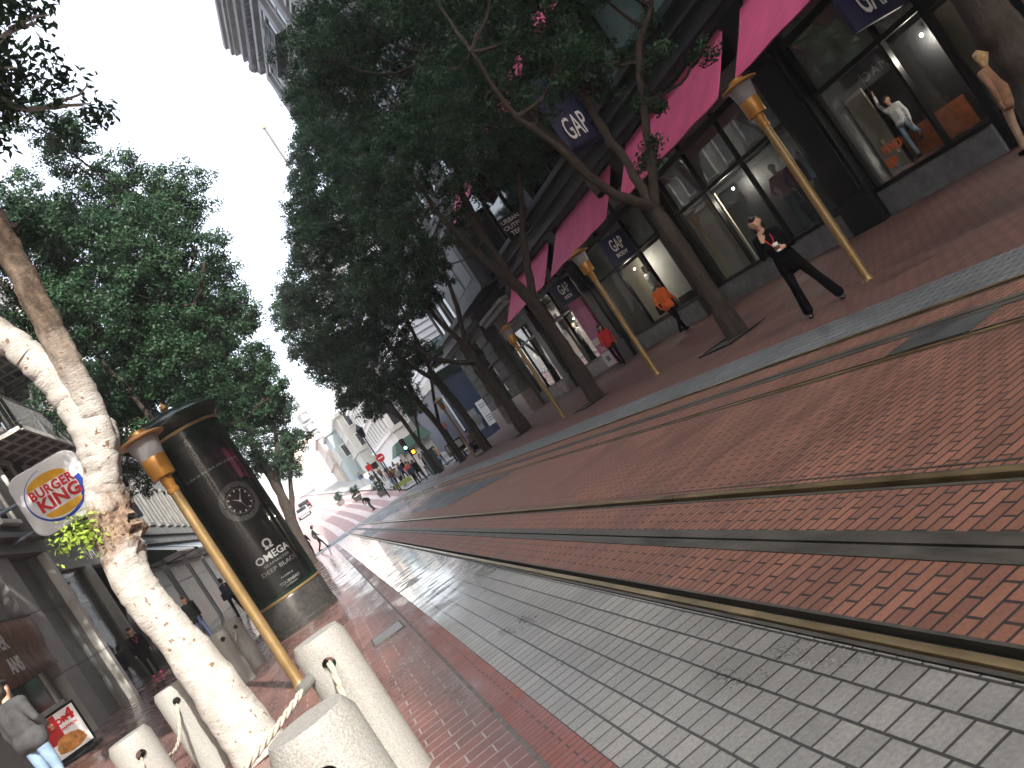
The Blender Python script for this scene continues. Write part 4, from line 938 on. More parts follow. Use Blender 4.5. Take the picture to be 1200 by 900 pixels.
tree('T5', 'dark tree beside the news racks at the corner', (8.77, 47, .03), .19, .6, .15, 44, 3.5, 9)
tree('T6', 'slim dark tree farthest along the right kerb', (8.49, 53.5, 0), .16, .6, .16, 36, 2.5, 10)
# leafy shoots and a rough swelling on the big trunk
me = crown_mesh('shoots', [(-1.70, 8.10, 2.62, .10), (-1.79, 8.08, 2.55, .09), (-1.63, 8.05, 2.55, .08)], .058, 15, 3); link('foliage', me, LEAF_Y, bt_)
# soil squares with iron edging at the tree feet
SOIL = M('soil', (0.055, 0.042, 0.032), .95, var=.4, scale=14, bump=.6, bscale=40)
for i, (x, y, w) in enumerate(((8.87, 14.85, 'behind the woman in black'), (8.91, 23.7, 'between the second and third gold lamps'), (9.13, 33.3, 'before the banded stone piers'), (8.84, 40.2, 'before the blue hoarding'))):
    z = zR(x) + .012
    b = MB().box(x - .62, x + .62, y - .62, y + .62, z - .03, z); o = b.build('tree_pit', SOIL, origin=(x, y, z)); tag(o, 'soil square with iron rim around the tree ' + w, 'tree pit', 'tree pits')
    r = MB()
    for a in ((x - .66, x + .66, y - .66, y - .62), (x - .66, x + .66, y + .62, y + .66), (x - .66, x - .62, y - .62, y + .62), (x + .62, x + .66, y - .62, y + .62)): r.box(*a, z - .03, z + .022)
    r.build('iron_rim', DARK, o)

# ------------------------------------------------------------------ gold street lamps
def make_lamp():
    t = thing('street_lamp', 'lamp', 'street lamp', (0, 0, 0), 'gold post street lamps')
    MB().lathe([(.105, 0), (.105, .012), (.085, .018), (.074, .05), (.070, .08), (.068, 1.2), (.060, 2.82)], n=16).build('pole', GOLD, t, smooth=True)
    MB().lathe([(.068, 2.74), (.074, 2.76), (.074, 2.79), (.063, 2.80), (.066, 2.85), (.072, 2.87), (.075, 2.955), (.138, 2.96), (.142, 2.97), (.150, 3.22), (.148, 3.225)], n=20).build('collar', AMBER, t, smooth=True)
    s = MB().lathe([(.148, 3.226), (.19, 3.46), (.186, 3.462), (.144, 3.228)], n=20).build('lamp_shade', FROST, t, smooth=True)
    MB().lathe([(.19, 3.463), (.285, 3.47), (.29, 3.485), (.24, 3.51), (.12, 3.545), (.115, 3.58), (.05, 3.60), (.0, 3.605)], n=24).build('cap', AMBER, t, smooth=True)
    return t
lamp = make_lamp()
for i, (x, y, z, l) in enumerate(((-1.14, 10.6, 0, 'gold street lamp between the big pale tree trunk and the black advertising column'), (8.52, 10.35, 0, 'gold street lamp right of the woman in black'),
                     (8.52, 18.28, 0, 'gold street lamp in front of the gap between dark shop windows and red jacket walker'), (8.43, 25.92, 0, 'gold street lamp nearest the banded stone piers'), (8.45, 41.9, 0, 'gold street lamp farthest away, in front of the blue hoarding'))):
    o = lamp if i == 0 else copy_tree(lamp)
    o.location = (x, y, z); o['label'] = l; o.rotation_euler.z = i * .7

# ------------------------------------------------------------------ granite bollards and ropes
def cut(o, cutter):
    md = o.modifiers.new('cut', 'BOOLEAN'); md.object = cutter; md.operation = 'DIFFERENCE'; md.solver = 'EXACT'
    me = evaluated(o); bpy.data.objects.remove(cutter); return me
HOLE = M('hole_dark', (0.05, 0.047, 0.042), .9, var=.3, scale=20)
def bollard(x, y, label, ang, r=.158, h=.95):
    b = MB().lathe([(r * 1.02, 0), (r, .02), (r, h - .05), (r * .86, h), (0.0, h)], n=40).build('bollard', GRANITE)
    c = MB(); d = Vector((math.cos(ang), math.sin(ang), 0)); c.tube([d * -.4 + Vector((0, 0, h - .155)), d * .4 + Vector((0, 0, h - .155))], .038, 18); c = c.build('cutter', HOLE)
    me = cut(b, c)
    o = bpy.data.objects.new('bollard', me); COL.objects.link(o); o.location = (x, y, zL(x))
    me.polygons.foreach_set('use_smooth', [True] * len(me.polygons)); me.set_sharp_from_angle(angle=RAD(35))
    return tag(o, label, 'bollard', 'granite bollards around the tree')
bollard(-.33, 4.96, 'tall sunlit granite bollard standing right of the gold lamp foot', -1.62)
bollard(-.36, 2.90, 'large sunlit granite bollard at the bottom edge overlapping the taller one', -1.66)
bollard(-1.90, 6.80, 'short looking sunlit granite bollard at the bottom left edge', -1.2)
bollard(-2.03, 9.15, 'granite bollard between the left edge one and the pale tree trunk', -1.3)
bollard(-2.20, 14.55, 'shaded granite bollard just right of the pale tree trunk', -1.2)
bollard(-2.10, 15.75, 'shaded granite bollard nearest the black advertising column', -1.2)
def rope(p0, p1, sag, label, rad=.017, strands=3, tw=26):
    P0, P1 = Vector(p0), Vector(p1); n = 46; m = MB()
    ax = (P1 - P0).normalized(); u = ax.cross(Vector((0, 0, 1))).normalized(); w = u.cross(ax)
    for s in range(strands):
        pts = []
        for i in range(n + 1):
            t = i / n; c = P0.lerp(P1, t) - Vector((0, 0, sag * 4 * t * (1 - t))); q = 2 * math.pi * (s / strands) + t * tw
            pts.append(c + (u * math.cos(q) + w * math.sin(q)) * rad * .55)
        m.tube(pts, rad * .55, 7)
    mid = (P0 + P1) / 2
    o = m.build('barrier_rope', ROPE, origin=tuple(mid), smooth=60); tag(o, label, 'rope', 'ropes threaded through the bollards'); return o
rp = rope((-.45, 4.90, .785), (-1.35, 3.2, .75), .05, 'twisted pale rope crossing in front of the pale trunk foot', .019, tw=52)
o = MB().tube([(-.43, 4.93, .787), (-.53, 4.75, .773)], .032, 12).build('ferrule', M('steel_ferrule', (.35, .35, .34), .3, metal=.8), rp)
rope((-.335, 4.84, .795), (-.355, 3.02, .795), .18, 'pale rope sagging between the two large sunlit bollards')
rope((-.37, 2.78, .795), (-.36, 1.3, .79), .16, 'pale rope leaving the hole of the bottom edge bollard')
rope((-2.02, 9.05, .76), (-1.91, 6.9, .76), .22, 'drooping rope between the two bollards left of the trunk')
rope((-1.88, 6.72, .76), (-1.70, 4.6, .76), .18, 'rope leaving the hole of the bottom left bollard')
rope((-2.09, 15.66, .76), (-2.19, 14.64, .76), .16, 'dark looking rope between the two shaded bollards')

# ------------------------------------------------------------------ advertising column
KX, KY = -1.22, 17.75
ks = thing('advertising_column', 'round dark green advertising column with a black watch poster', 'advert column', (KX, KY, 0))
K0 = (KX, KY, 0); A0 = -1.32     # the poster faces the camera
MB().lathe([(.80, 0), (.80, .10), (.78, .12), (.775, .62), (.76, .66)], K0, 48).build('plinth', M('dark_granite', (0.035, 0.034, 0.032), .25, var=.4, scale=14), ks, smooth=30)
MB().lathe([(.775, .66), (.785, .67), (.785, .70), (.775, .71)], K0, 48).build('gold_band', GOLD, ks, smooth=30)
MB().lathe([(.70, .71), (.70, 4.42), (.72, 4.44)], K0, 48).build('core', GREEN, ks, smooth=30)
fr = MB()
for k in range(3):
    q = A0 + math.pi / 3 + k * 2 * math.pi / 3; fr.lathe([(.70, .71), (.775, .72), (.775, 4.45), (.70, 4.45)], K0, 6, q - .20, q + .20)
fr.lathe([(.70, .711), (.772, .712), (.772, .78), (.70, .785)], K0, 48).lathe([(.70, 4.30), (.772, 4.31), (.772, 4.46), (.70, 4.46)], K0, 48)
fr.build('frame', GREEN, ks, smooth=30)
MB().lathe([(.775, 4.46), (.80, 4.47), (.80, 4.52), (.775, 4.53)], K0, 48).build('gold_band', GOLD, ks, smooth=30)
MB().lathe([(.76, 4.53), (.82, 4.60), (.90, 4.68), (.93, 4.74), (.93, 4.80), (.86, 4.86), (.62, 4.98), (.3, 5.05), (0, 5.07)], K0, 48).build('crown_cap', GREEN, ks, smooth=30)
MB().lathe([(.05, 5.05), (.05, 5.10), (.09, 5.16), (.05, 5.23), (.02, 5.27), (0, 5.33)], K0, 14).build('finial', AMBER, ks, smooth=True)
PR = .715
po = MB(); n = 30; vs = []; zt = 4.10
for i in range(n + 1):
    q = A0 - .83 + 1.66 * i / n; u = abs(2 * i / n - 1); top = zt + .22 * math.sqrt(max(0, 1 - u ** 2.6)) - .22
    for j in range(13): vs.append((KX + PR * math.cos(q), KY + PR * math.sin(q), .80 + (top - .80) * j / 12))
po.add(vs, [(i * 13 + j, (i + 1) * 13 + j, (i + 1) * 13 + j + 1, i * 13 + j + 1) for i in range(n) for j in range(12)])
poster = po.build('poster', POSTER, ks, smooth=True)
GL2 = glass_mat('column_glass', (.92, .94, .93), .02, .03)
MB().lathe([(.765, .79), (.765, 4.30)], K0, 32, A0 - .86, A0 + .86).build('glass', GL2, ks, smooth=True)
def wrap(me, z, q=0.0, r=PR + .006):
    """lay a flat mesh (x right, y up) on the column's curved poster"""
    for v in me.vertices:
        an = A0 + q + v.co.x / r; rr = r + v.co.z; zz = z + v.co.y
        v.co = (KX + rr * math.cos(an), KY + rr * math.sin(an), zz)
    return me
DULLW = M('print_white', (.66, .66, .66), .5, var=.05); DULLG = M('print_grey', (.30, .30, .30), .5, var=.1)
def kprint(s, size, z, q=0.0, mat=DULLW, xs=1, bold=0): link('lettering', wrap(text_mesh(s, size, xs, bold, .001), z, q), mat, poster)
kprint('OMEGA', .20, 1.50, .14, bold=.004, xs=1.1); kprint('SEAMASTER', .075, 1.36, .14, DULLG, xs=1.5); kprint('DEEP BLACK', .115, 1.24, .14, DULLG, xs=1.3)
kprint('\u03a9', .26, 1.72, .14, bold=.008)
kprint('Available at', .06, 1.02, .14, DULLG); kprint('TOURNEAU', .085, .90, .14, DULLG); kprint('San Francisco', .05, .835, .14, DULLG)
kprint("A dive to the dark side of the ocean", .085, 3.55, .08, DULLG)
wa = MB()
def disc(m, cx, cy, r0, r1, z0, n=48):
    vs = [(cx + r * math.cos(2 * math.pi * k / n), cy + r * math.sin(2 * math.pi * k / n), z0) for r in (r0, r1) for k in range(n)]
    m.add(vs, [(k, (k + 1) % n, n + (k + 1) % n, n + k) for k in range(n)])
dg_ = MB(); disc(dg_, 0, 0, .32, .40, .002); disc(dg_, 0, 0, .24, .262, .004)
link('watch_bezel', wrap(dg_.mesh('watch_bezel'), 2.72, .16), M('bezel_print', (.10, .10, .10), .5, var=.3), poster)
tk = MB()
for k in range(60):
    q = k * math.pi / 30; r0, r1, w_ = (.30, .318, .003) if k % 5 else (.20, .24, .014)
    c, s_ = math.cos(q), math.sin(q); tk.add([(r0 * c - w_ * s_, r0 * s_ + w_ * c, .006), (r0 * c + w_ * s_, r0 * s_ - w_ * c, .006), (r1 * c + w_ * s_, r1 * s_ - w_ * c, .006), (r1 * c - w_ * s_, r1 * s_ + w_ * c, .006)], [(0, 1, 2, 3)])
for q, l, w_ in ((2.5, .17, .016), (1.0, .25, .012), (-1.3, .26, .004)):
    c, s_ = math.cos(q), math.sin(q); tk.add([(-.03 * c - w_ * s_, -.03 * s_ + w_ * c, .008), (-.03 * c + w_ * s_, -.03 * s_ - w_ * c, .008), (l * c, l * s_, .008)], [(0, 1, 2)])
link('watch_marks', wrap(tk.mesh('watch_marks'), 2.72, .16), DULLW, poster)
pl = MB(); disc(pl, 0, 0, .42, .62, .001, 40); link('plum_glow', wrap(pl.mesh('plum_panel'), 3.25, .35, PR + .003), PLUM, poster)
lk = MB()
for k in range(9):
    lk.add([(-.26 + .02 * k, .45 + k * .07, .003), (.26 - .012 * k, .45 + k * .07, .003), (.25 - .012 * k, .50 + k * .07, .003), (-.25 + .02 * k, .50 + k * .07, .003)], [(0, 1, 2, 3)])
link('watch_strap', wrap(lk.mesh('watch_strap'), 2.72, .10), M('strap_print', (.03, .03, .032), .5, var=.4, scale=20), poster)

# ------------------------------------------------------------------ signs
def rounded(w, h, r, n=8):
    pts = []
    for cx, cy, a in ((w / 2 - r, h / 2 - r, 0), (-w / 2 + r, h / 2 - r, 90), (-w / 2 + r, -h / 2 + r, 180), (w / 2 - r, -h / 2 + r, 270)):
        for k in range(n + 1): q = RAD(a + 90 * k / n); pts.append((cx + r * math.cos(q), cy + r * math.sin(q)))
    return pts
bs = thing('burger_sign', 'white rounded square hanging sign reading BURGER KING', 'sign', (-4.74, 22.8, 5.74))
BXc, BYc, BZc = -4.74, 22.8, 5.74
def bsp(pts, y0, y1, mat, name, parent=bs, bevel=0.0):
    m = MB().prism([(BXc + x, y0, BZc + z) for x, z in pts], (0, y1 - y0, 0), 0); return m.build(name, mat, parent, bevel=bevel)
body = bsp(rounded(1.70, 1.70, .32), 22.62, 22.98, SIGNW, 'sign_body', bevel=.025)
bsp(rounded(1.73, 1.73, .33), 22.74, 22.86, GREYC, 'sign_rim')
def arc(r0, r1, a0, a1, n=30, sx=1, sz=1, ox=0, oz=0):
    o_ = [(ox + sx * r1 * math.cos(RAD(a0 + (a1 - a0) * k / n)), oz + sz * r1 * math.sin(RAD(a0 + (a1 - a0) * k / n))) for k in range(n + 1)]
    i_ = [(ox + sx * r0 * math.cos(RAD(a1 - (a1 - a0) * k / n)), oz + sz * r0 * math.sin(RAD(a1 - (a1 - a0) * k / n))) for k in range(n + 1)]
    return o_ + i_
yf = 22.617
ba = MB()
def strip_arc(m, R, wfun, a0, a1, n=40):
    vs = []
    for k in range(n + 1):
        q = RAD(a0 + (a1 - a0) * k / n); w_ = wfun(k / n)
        vs += [(BXc + R * math.cos(q), yf, BZc + R * math.sin(q)), (BXc + (R - w_) * math.cos(q), yf, BZc + (R - w_) * math.sin(q))]
    m.add(vs, [(2 * k, 2 * k + 2, 2 * k + 3, 2 * k + 1) for k in range(n)])
strip_arc(ba, .70, lambda t: .012 + .13 * t ** 1.6, 95, 372); ba.build('blue_swoosh', BLUE, body)
bu = MB()
top = [(.50 * math.cos(RAD(q)) - .03, .24 * math.sin(RAD(q)) + .33) for q in range(0, 181, 5)]
bot = [(.46 * math.cos(RAD(q)) + .03, .22 * math.sin(RAD(q)) - .36) for q in range(180, 361, 5)]
for s in (top, bot): MB().add([(BXc + x, yf - .002, BZc + z) for x, z in s], [tuple(range(len(s)))]).build('bun', YEL, body)
lettering('BURGER', .335, (BXc + .0, yf - .005, BZc + .17), FACE_S, RED, body, xs=.84, bold=.011, spacing=1.06)
lettering('KING', .445, (BXc + .04, yf - .005, BZc - .155), FACE_S, RED, body, xs=.95, bold=.017, spacing=1.05)
ARM = M('blue_grey_steel', (.16, .20, .25), .5, metal=.3)
for z in (5.2, 6.0): MB().tube([(-6.55, 22.8, z), (-5.56, 22.8, z)], .05, 10).box(-6.56, -6.50, 22.65, 22.95, z - .15, z + .15).build('bracket', ARM, bs)
# navy shop signs on the right
def blade(label, x0, x1, y, z0, z1, lines, mat=NAVY, tm=WHITE, group=None):
    t = thing('shop_sign', label, 'sign', ((x0 + x1) / 2, y, (z0 + z1) / 2), group)
    b = MB().box(x0, x1, y - .05, y + .05, z0, z1).build('sign_board', mat, t, bevel=.012)
    MB().tube([(x1, y, z1 - .1), (12.5, y, z1 - .1)], .025, 6).build('bracket', DARK, t); MB().tube([(x1, y, z0 + .1), (12.5, y, z0 + .1)], .02, 6).build('bracket', DARK, t)
    for s, size, dz, xs in lines: lettering(s, size, ((x0 + x1) / 2, y - .055, z0 + (z1 - z0) * dz), FACE_S, tm, b, xs=xs, bold=.004)
    return t
blade('navy hanging sign at the top right reading GAP, cropped by the frame', 11.15, 12.4, 10.6, 3.30, 4.50, [('GAP', .85, .36, .40)])
blade('navy hanging sign with small GAP BODY left of the orange jacket walker', 11.3, 12.2, 22.6, 3.05, 3.95, [('GAP', .56, .60, .42), ('BODY', .17, .25, .9)])
blade('navy hanging sign with small GAP KIDS above the pink poster', 11.3, 12.2, 27.9, 3.2, 4.1, [('GAP', .54, .60, .42), ('KIDS', .17, .25, .9)])
blade('dark maroon square hanging sign with a rose blot by the third lamp', 11.3, 12.2, 31.5, 3.1, 4.0, [('\u2022', 1.3, .5, 1.0)], mat=M('maroon_board', (.025, .006, .012), .5), tm=MAGC)
blade('black hanging sign with three white lines URBAN OUTFITTERS amid branches', 11.25, 12.1, 28.3, 6.3, 7.2, [('URBAN', .24, .78, 1.0), ('OUTFIT', .24, .5, 1.0), ('TERS', .24, .22, 1.0)], mat=SHADE)
fl = thing('banner', 'large navy banner with white GAP letters hanging among the branches', 'banner', (11.6, 20.3, 7.2))
cl_ = MB(); vs = [(10.95 + 1.15 * i / 6, 20.3 + .05 * math.sin(i * 1.1 + j * .4), 6.1 + 2.3 * j / 8) for j in range(9) for i in range(7)]
cl_.add(vs, [(j * 7 + i, j * 7 + i + 1, (j + 1) * 7 + i + 1, (j + 1) * 7 + i) for j in range(8) for i in range(6)])
clo = cl_.build('banner_cloth', NAVY, fl, smooth=True); md = clo.modifiers.new('thick', 'SOLIDIFY'); md.thickness = .012
MB().tube([(10.9, 20.3, 8.42), (12.4, 20.3, 8.42)], .03, 8).tube([(10.9, 20.3, 6.07), (12.4, 20.3, 6.07)], .025, 8).build('banner_pole', DARK, fl)
lettering('GAP', .95, (11.5, 20.22, 6.72), FACE_S, WHITE, clo, xs=.40, bold=.004)
# burger restaurant banner and pavement sign
bn = thing('food_banner', 'brown food photo banner curling on the grey wall left of the entrance', 'banner', (-6.3, 19.4, 2.9))
FOODP = M('food_print', (.16, .065, .03), .6, var=.75, scale=2.6, stretch=(1, 3.0, .7))
vs = [(-6.26 + .05 * math.sin(j * 1.3 + i * .3), 16.6 + 4.6 * i / 10, 2.18 + 1.28 * j / 5 + (.22 * (i / 10 - .7) if j == 0 else 0) - .10 * i / 10) for j in range(6) for i in range(11)]
bc = MB().add(vs, [(j * 11 + i, j * 11 + i + 1, (j + 1) * 11 + i + 1, (j + 1) * 11 + i) for j in range(5) for i in range(10)]).build('banner_cloth', FOODP, bn, smooth=True)
bc.modifiers.new('thick', 'SOLIDIFY').thickness = .01
lettering('VER', .46, (-6.19, 18.7, 2.98), FACE_E, OFFW, bc, xs=.8, bold=.01); lettering('ANS', .46, (-6.19, 18.8, 2.46), FACE_E, OFFW, bc, xs=.8, bold=.01)
MB().tube([(-6.3, 16.5, 3.50), (-6.26, 21.3, 3.40)], .03, 6).build('rail', DARK, bn)
pv = thing('pavement_sign', 'red and white pavement sign reading 2 FOR 4 with a sandwich picture', 'sign', (-5.73, 17.65, zL(-5.75)))
PX0 = Vector((-6.02, 17.45, 0)); PX1 = Vector((-5.44, 17.85, 0)); du = (PX1 - PX0).normalized(); PL = (PX1 - PX0).length; pz = zL(-5.75)
PM = Matrix((( du.x, 0, du.y, (PX0.x + PX1.x) / 2), (du.y, 0, -du.x, (PX0.y + PX1.y) / 2), (0, 1, 0, pz), (0, 0, 0, 1))) @ Matrix.Scale(.66, 4)
def pvb(m, x0, x1, y0, y1, z0, z1):
    k = MB().box(x0, x1, y0, y1, z0, z1); return m.add([PM @ Vector(v) for v in k.v], k.f)
m = MB(); pvb(m, -.52, .52, .18, 1.42, -.03, .03); pb = m.build('sign_board', SIGNW, pv)
m = MB()
for q in ((-.56, -.50, .15, 1.46), (.50, .56, .15, 1.46), (-.50, .50, .15, .21), (-.50, .50, 1.40, 1.46)): pvb(m, *q, -.045, .045)
m.build('frame', DARK, pv)
m = MB(); pvb(m, -.62, .62, 0, .10, -.26, .26); pvb(m, -.45, .45, .10, .15, -.05, .05); m.build('base', DARK, pv, bevel=.02)
m = MB(); pvb(m, -.49, -.06, .62, 1.39, .031, .034); m.build('red_panel', M('poster_red', (.42, .02, .02), .5, var=.3), pb)
def pvtext(s, size, x, y, mat, bold=.008, xs=1):
    me = text_mesh(s, size, xs, bold, .002); me.transform(PM @ Matrix.Translation((x, y, .037))); link('lettering', me, mat, pb)
pvtext('2', .42, -.32, 1.14, M('dark_red', (.30, .01, .01), .5), .02); pvtext('FOR', .22, .0, 1.13, RED, .014); pvtext('4', .42, .30, 1.17, RED, .024)
pvtext("CROISSAN'WICH", .10, .0, .90, RED, .004)
m = MB(); g = np.random.default_rng(2)
for k, (x, y, rx, ry) in enumerate(((.0, .42, .40, .16), (.02, .52, .36, .15), (-.05, .62, .30, .12), (.12, .58, .22, .12), (-.2, .5, .2, .12))):
    s = [(x + rx * math.cos(2 * math.pi * i / 24) * (1 + .06 * math.sin(5 * i)), y + ry * math.sin(2 * math.pi * i / 24), .038 + k * .003) for i in range(24)]; m.add([PM @ Vector(v) for v in s], [tuple(range(24))])
m.build('sandwich_picture', M('pastry', (.48, .20, .05), .6, var=.55, scale=9), pb)
# pink advert poster by the far shop window
pk = thing('window_poster', 'pink poster board with white text panels by the red jacket walker', 'poster', (12.3, 29.0, .36))
MB().box(12.28, 12.36, 28.3, 29.7, .40, 3.3).build('poster_board', M('pink_print', (.72, .12, .38), .5, var=.45, scale=1.0), pk)
MB().box(12.25, 12.279, 28.5, 29.6, 1.35, 1.62).build('text_panel', WHITE, pk); o = MB().box(12.25, 12.279, 28.7, 29.6, .42, .98).build('text_panel', WHITE, pk)
lettering('SALE', .3, (12.262, 29.05, 1.15), FACE_W, WHITE, pk, xs=.8); lettering('50%', .3, (12.245, 29.15, .70), FACE_W, DGREY, o, xs=.8)
# white lettering on the near display glass, and its picture of a jumping figure
pf = thing('display_poster', 'dark display poster of a jumping figure over orange words in near window', 'poster', (13.1, 11.6, 1.0))
MB().box(13.1, 13.14, 10.95, 12.93, .98, 3.05).build('poster_board', SHADE, pf)
lettering('FIND', .24, (12.47, 12.6, 1.46), FACE_W, ORANGE, pf, xs=.85, bold=.003, spacing=1.15); lettering('UP', .24, (12.47, 12.8, 1.20), FACE_W, ORANGE, pf, xs=.95, bold=.008)
MB().box(13.07, 13.098, 11.3, 12.9, .99, 1.55).build('orange_print', M('orange_print', (.35, .10, .03), .6, var=.4), pf)

# ------------------------------------------------------------------ people
def capsules(parts, n=9):
    m = MB()
    for a, b, ra, rb in parts:
        a, b = Vector(a), Vector(b)
        m.sphere(a, ra, n); m.sphere(b, rb, n)
        if (b - a).length > 1e-4: m.tube([a, b], [ra, rb], n + 4)
    return m
def fused(parts, name, mat, parent, voxel, M_=None, extra=None):
    mb = capsules(parts)
    if extra: mb.add(extra.v, extra.f)
    if M_ is not None: mb.v = [tuple(M_ @ Vector(v)) for v in mb.v]
    me = mb.mesh(name); o = bpy.data.objects.new(name, me); COL.objects.link(o)
    r = o.modifiers.new('r', 'REMESH'); r.mode = 'VOXEL'; r.voxel_size = voxel; r.use_smooth_shade = True
    s = o.modifiers.new('s', 'SMOOTH'); s.factor = .5; s.iterations = 2
    me = evaluated(o, name); me.materials.clear(); me.materials.append(mat)
    o = bpy.data.objects.new(name, me); COL.objects.link(o); o.parent = parent
    return o

STAND = dict(pel=(0, 0, .95), che=(0, 0, 1.26), nec=(0, .01, 1.44), hea=(0, -.02, 1.575),
             shL=(.175, .01, 1.39), elL=(.23, .04, 1.12), wrL=(.235, -.04, .87), shR=(-.175, .01, 1.39), elR=(-.23, .04, 1.12), wrR=(-.235, -.04, .87),
             hiL=(.088, 0, .92), knL=(.098, -.02, .50), anL=(.10, .02, .085), hiR=(-.088, 0, .92), knR=(-.098, -.02, .50), anR=(-.10, .02, .085))
WALK = dict(STAND, knL=(.09, -.17, .53), anL=(.085, -.27, .10), knR=(-.09, .03, .50), anR=(-.085, .30, .16), elL=(.23, .14, 1.14), wrL=(.23, .10, .90), elR=(-.23, -.06, 1.13), wrR=(-.22, -.22, .95), hea=(0, -.05, 1.57))
BACK = dict(STAND)
SIT = dict(STAND, pel=(0, 0, .50), che=(0, -.02, .82), nec=(0, -.03, 1.0), hea=(0, -.06, 1.13), shL=(.175, -.02, .95), shR=(-.175, -.02, .95), elL=(.22, -.06, .70), elR=(-.22, -.06, .70), wrL=(.12, -.25, .62), wrR=(-.12, -.25, .62),
           hiL=(.09, 0, .48), knL=(.11, -.42, .47), anL=(.11, -.44, .085), hiR=(-.09, 0, .48), knR=(-.11, -.42, .47), anR=(-.11, -.40, .085))
BEND = dict(STAND, che=(0, -.22, 1.12), nec=(0, -.34, 1.2), hea=(0, -.46, 1.24), shL=(.175, -.30, 1.18), shR=(-.175, -.30, 1.18), elL=(.2, -.38, .92), elR=(-.2, -.38, .92), wrL=(.1, -.42, .72), wrR=(-.1, -.42, .72), knL=(.1, -.16, .52), knR=(-.1, -.10, .52))

def hand(w, d, side, nrm, curl=.5, s=1.0):
    """palm, four unequal bent fingers and a thumb from wrist w; d = pointing direction, side = towards the thumb, nrm = palm side"""
    w, d, side, nrm = Vector(w), Vector(d).normalized(), Vector(side).normalized(), Vector(nrm).normalized()
    P = []
    pc = w + d * .085 * s
    for k in (-.026, -.009, .009, .026): P.append((w + side * k * .7 * s, pc + side * k * 1.1 * s, .015 * s, .0125 * s))
    for k, L in ((-.030, .060), (-.010, .078), (.010, .083), (.030, .074)):
        b = pc + side * k * s; q = b; dd = d
        for f, c in ((.45, .45), (.32, .9), (.23, .6)):
            dd = (dd + nrm * math.tan(min(1.2, c * curl))).normalized(); q2 = q + dd * L * f * s; P.append((q, q2, .0095 * s, .0085 * s)); q = q2
    t0 = w + d * .025 * s + side * .024 * s; t1 = t0 + (d * .6 + side * .8 + nrm * .3).normalized() * .04 * s; t2 = t1 + (d * .9 + side * .3 + nrm * .4).normalized() * .035 * s
    P += [(t0, t1, .013 * s, .011 * s), (t1, t2, .010 * s, .0085 * s)]
    return P

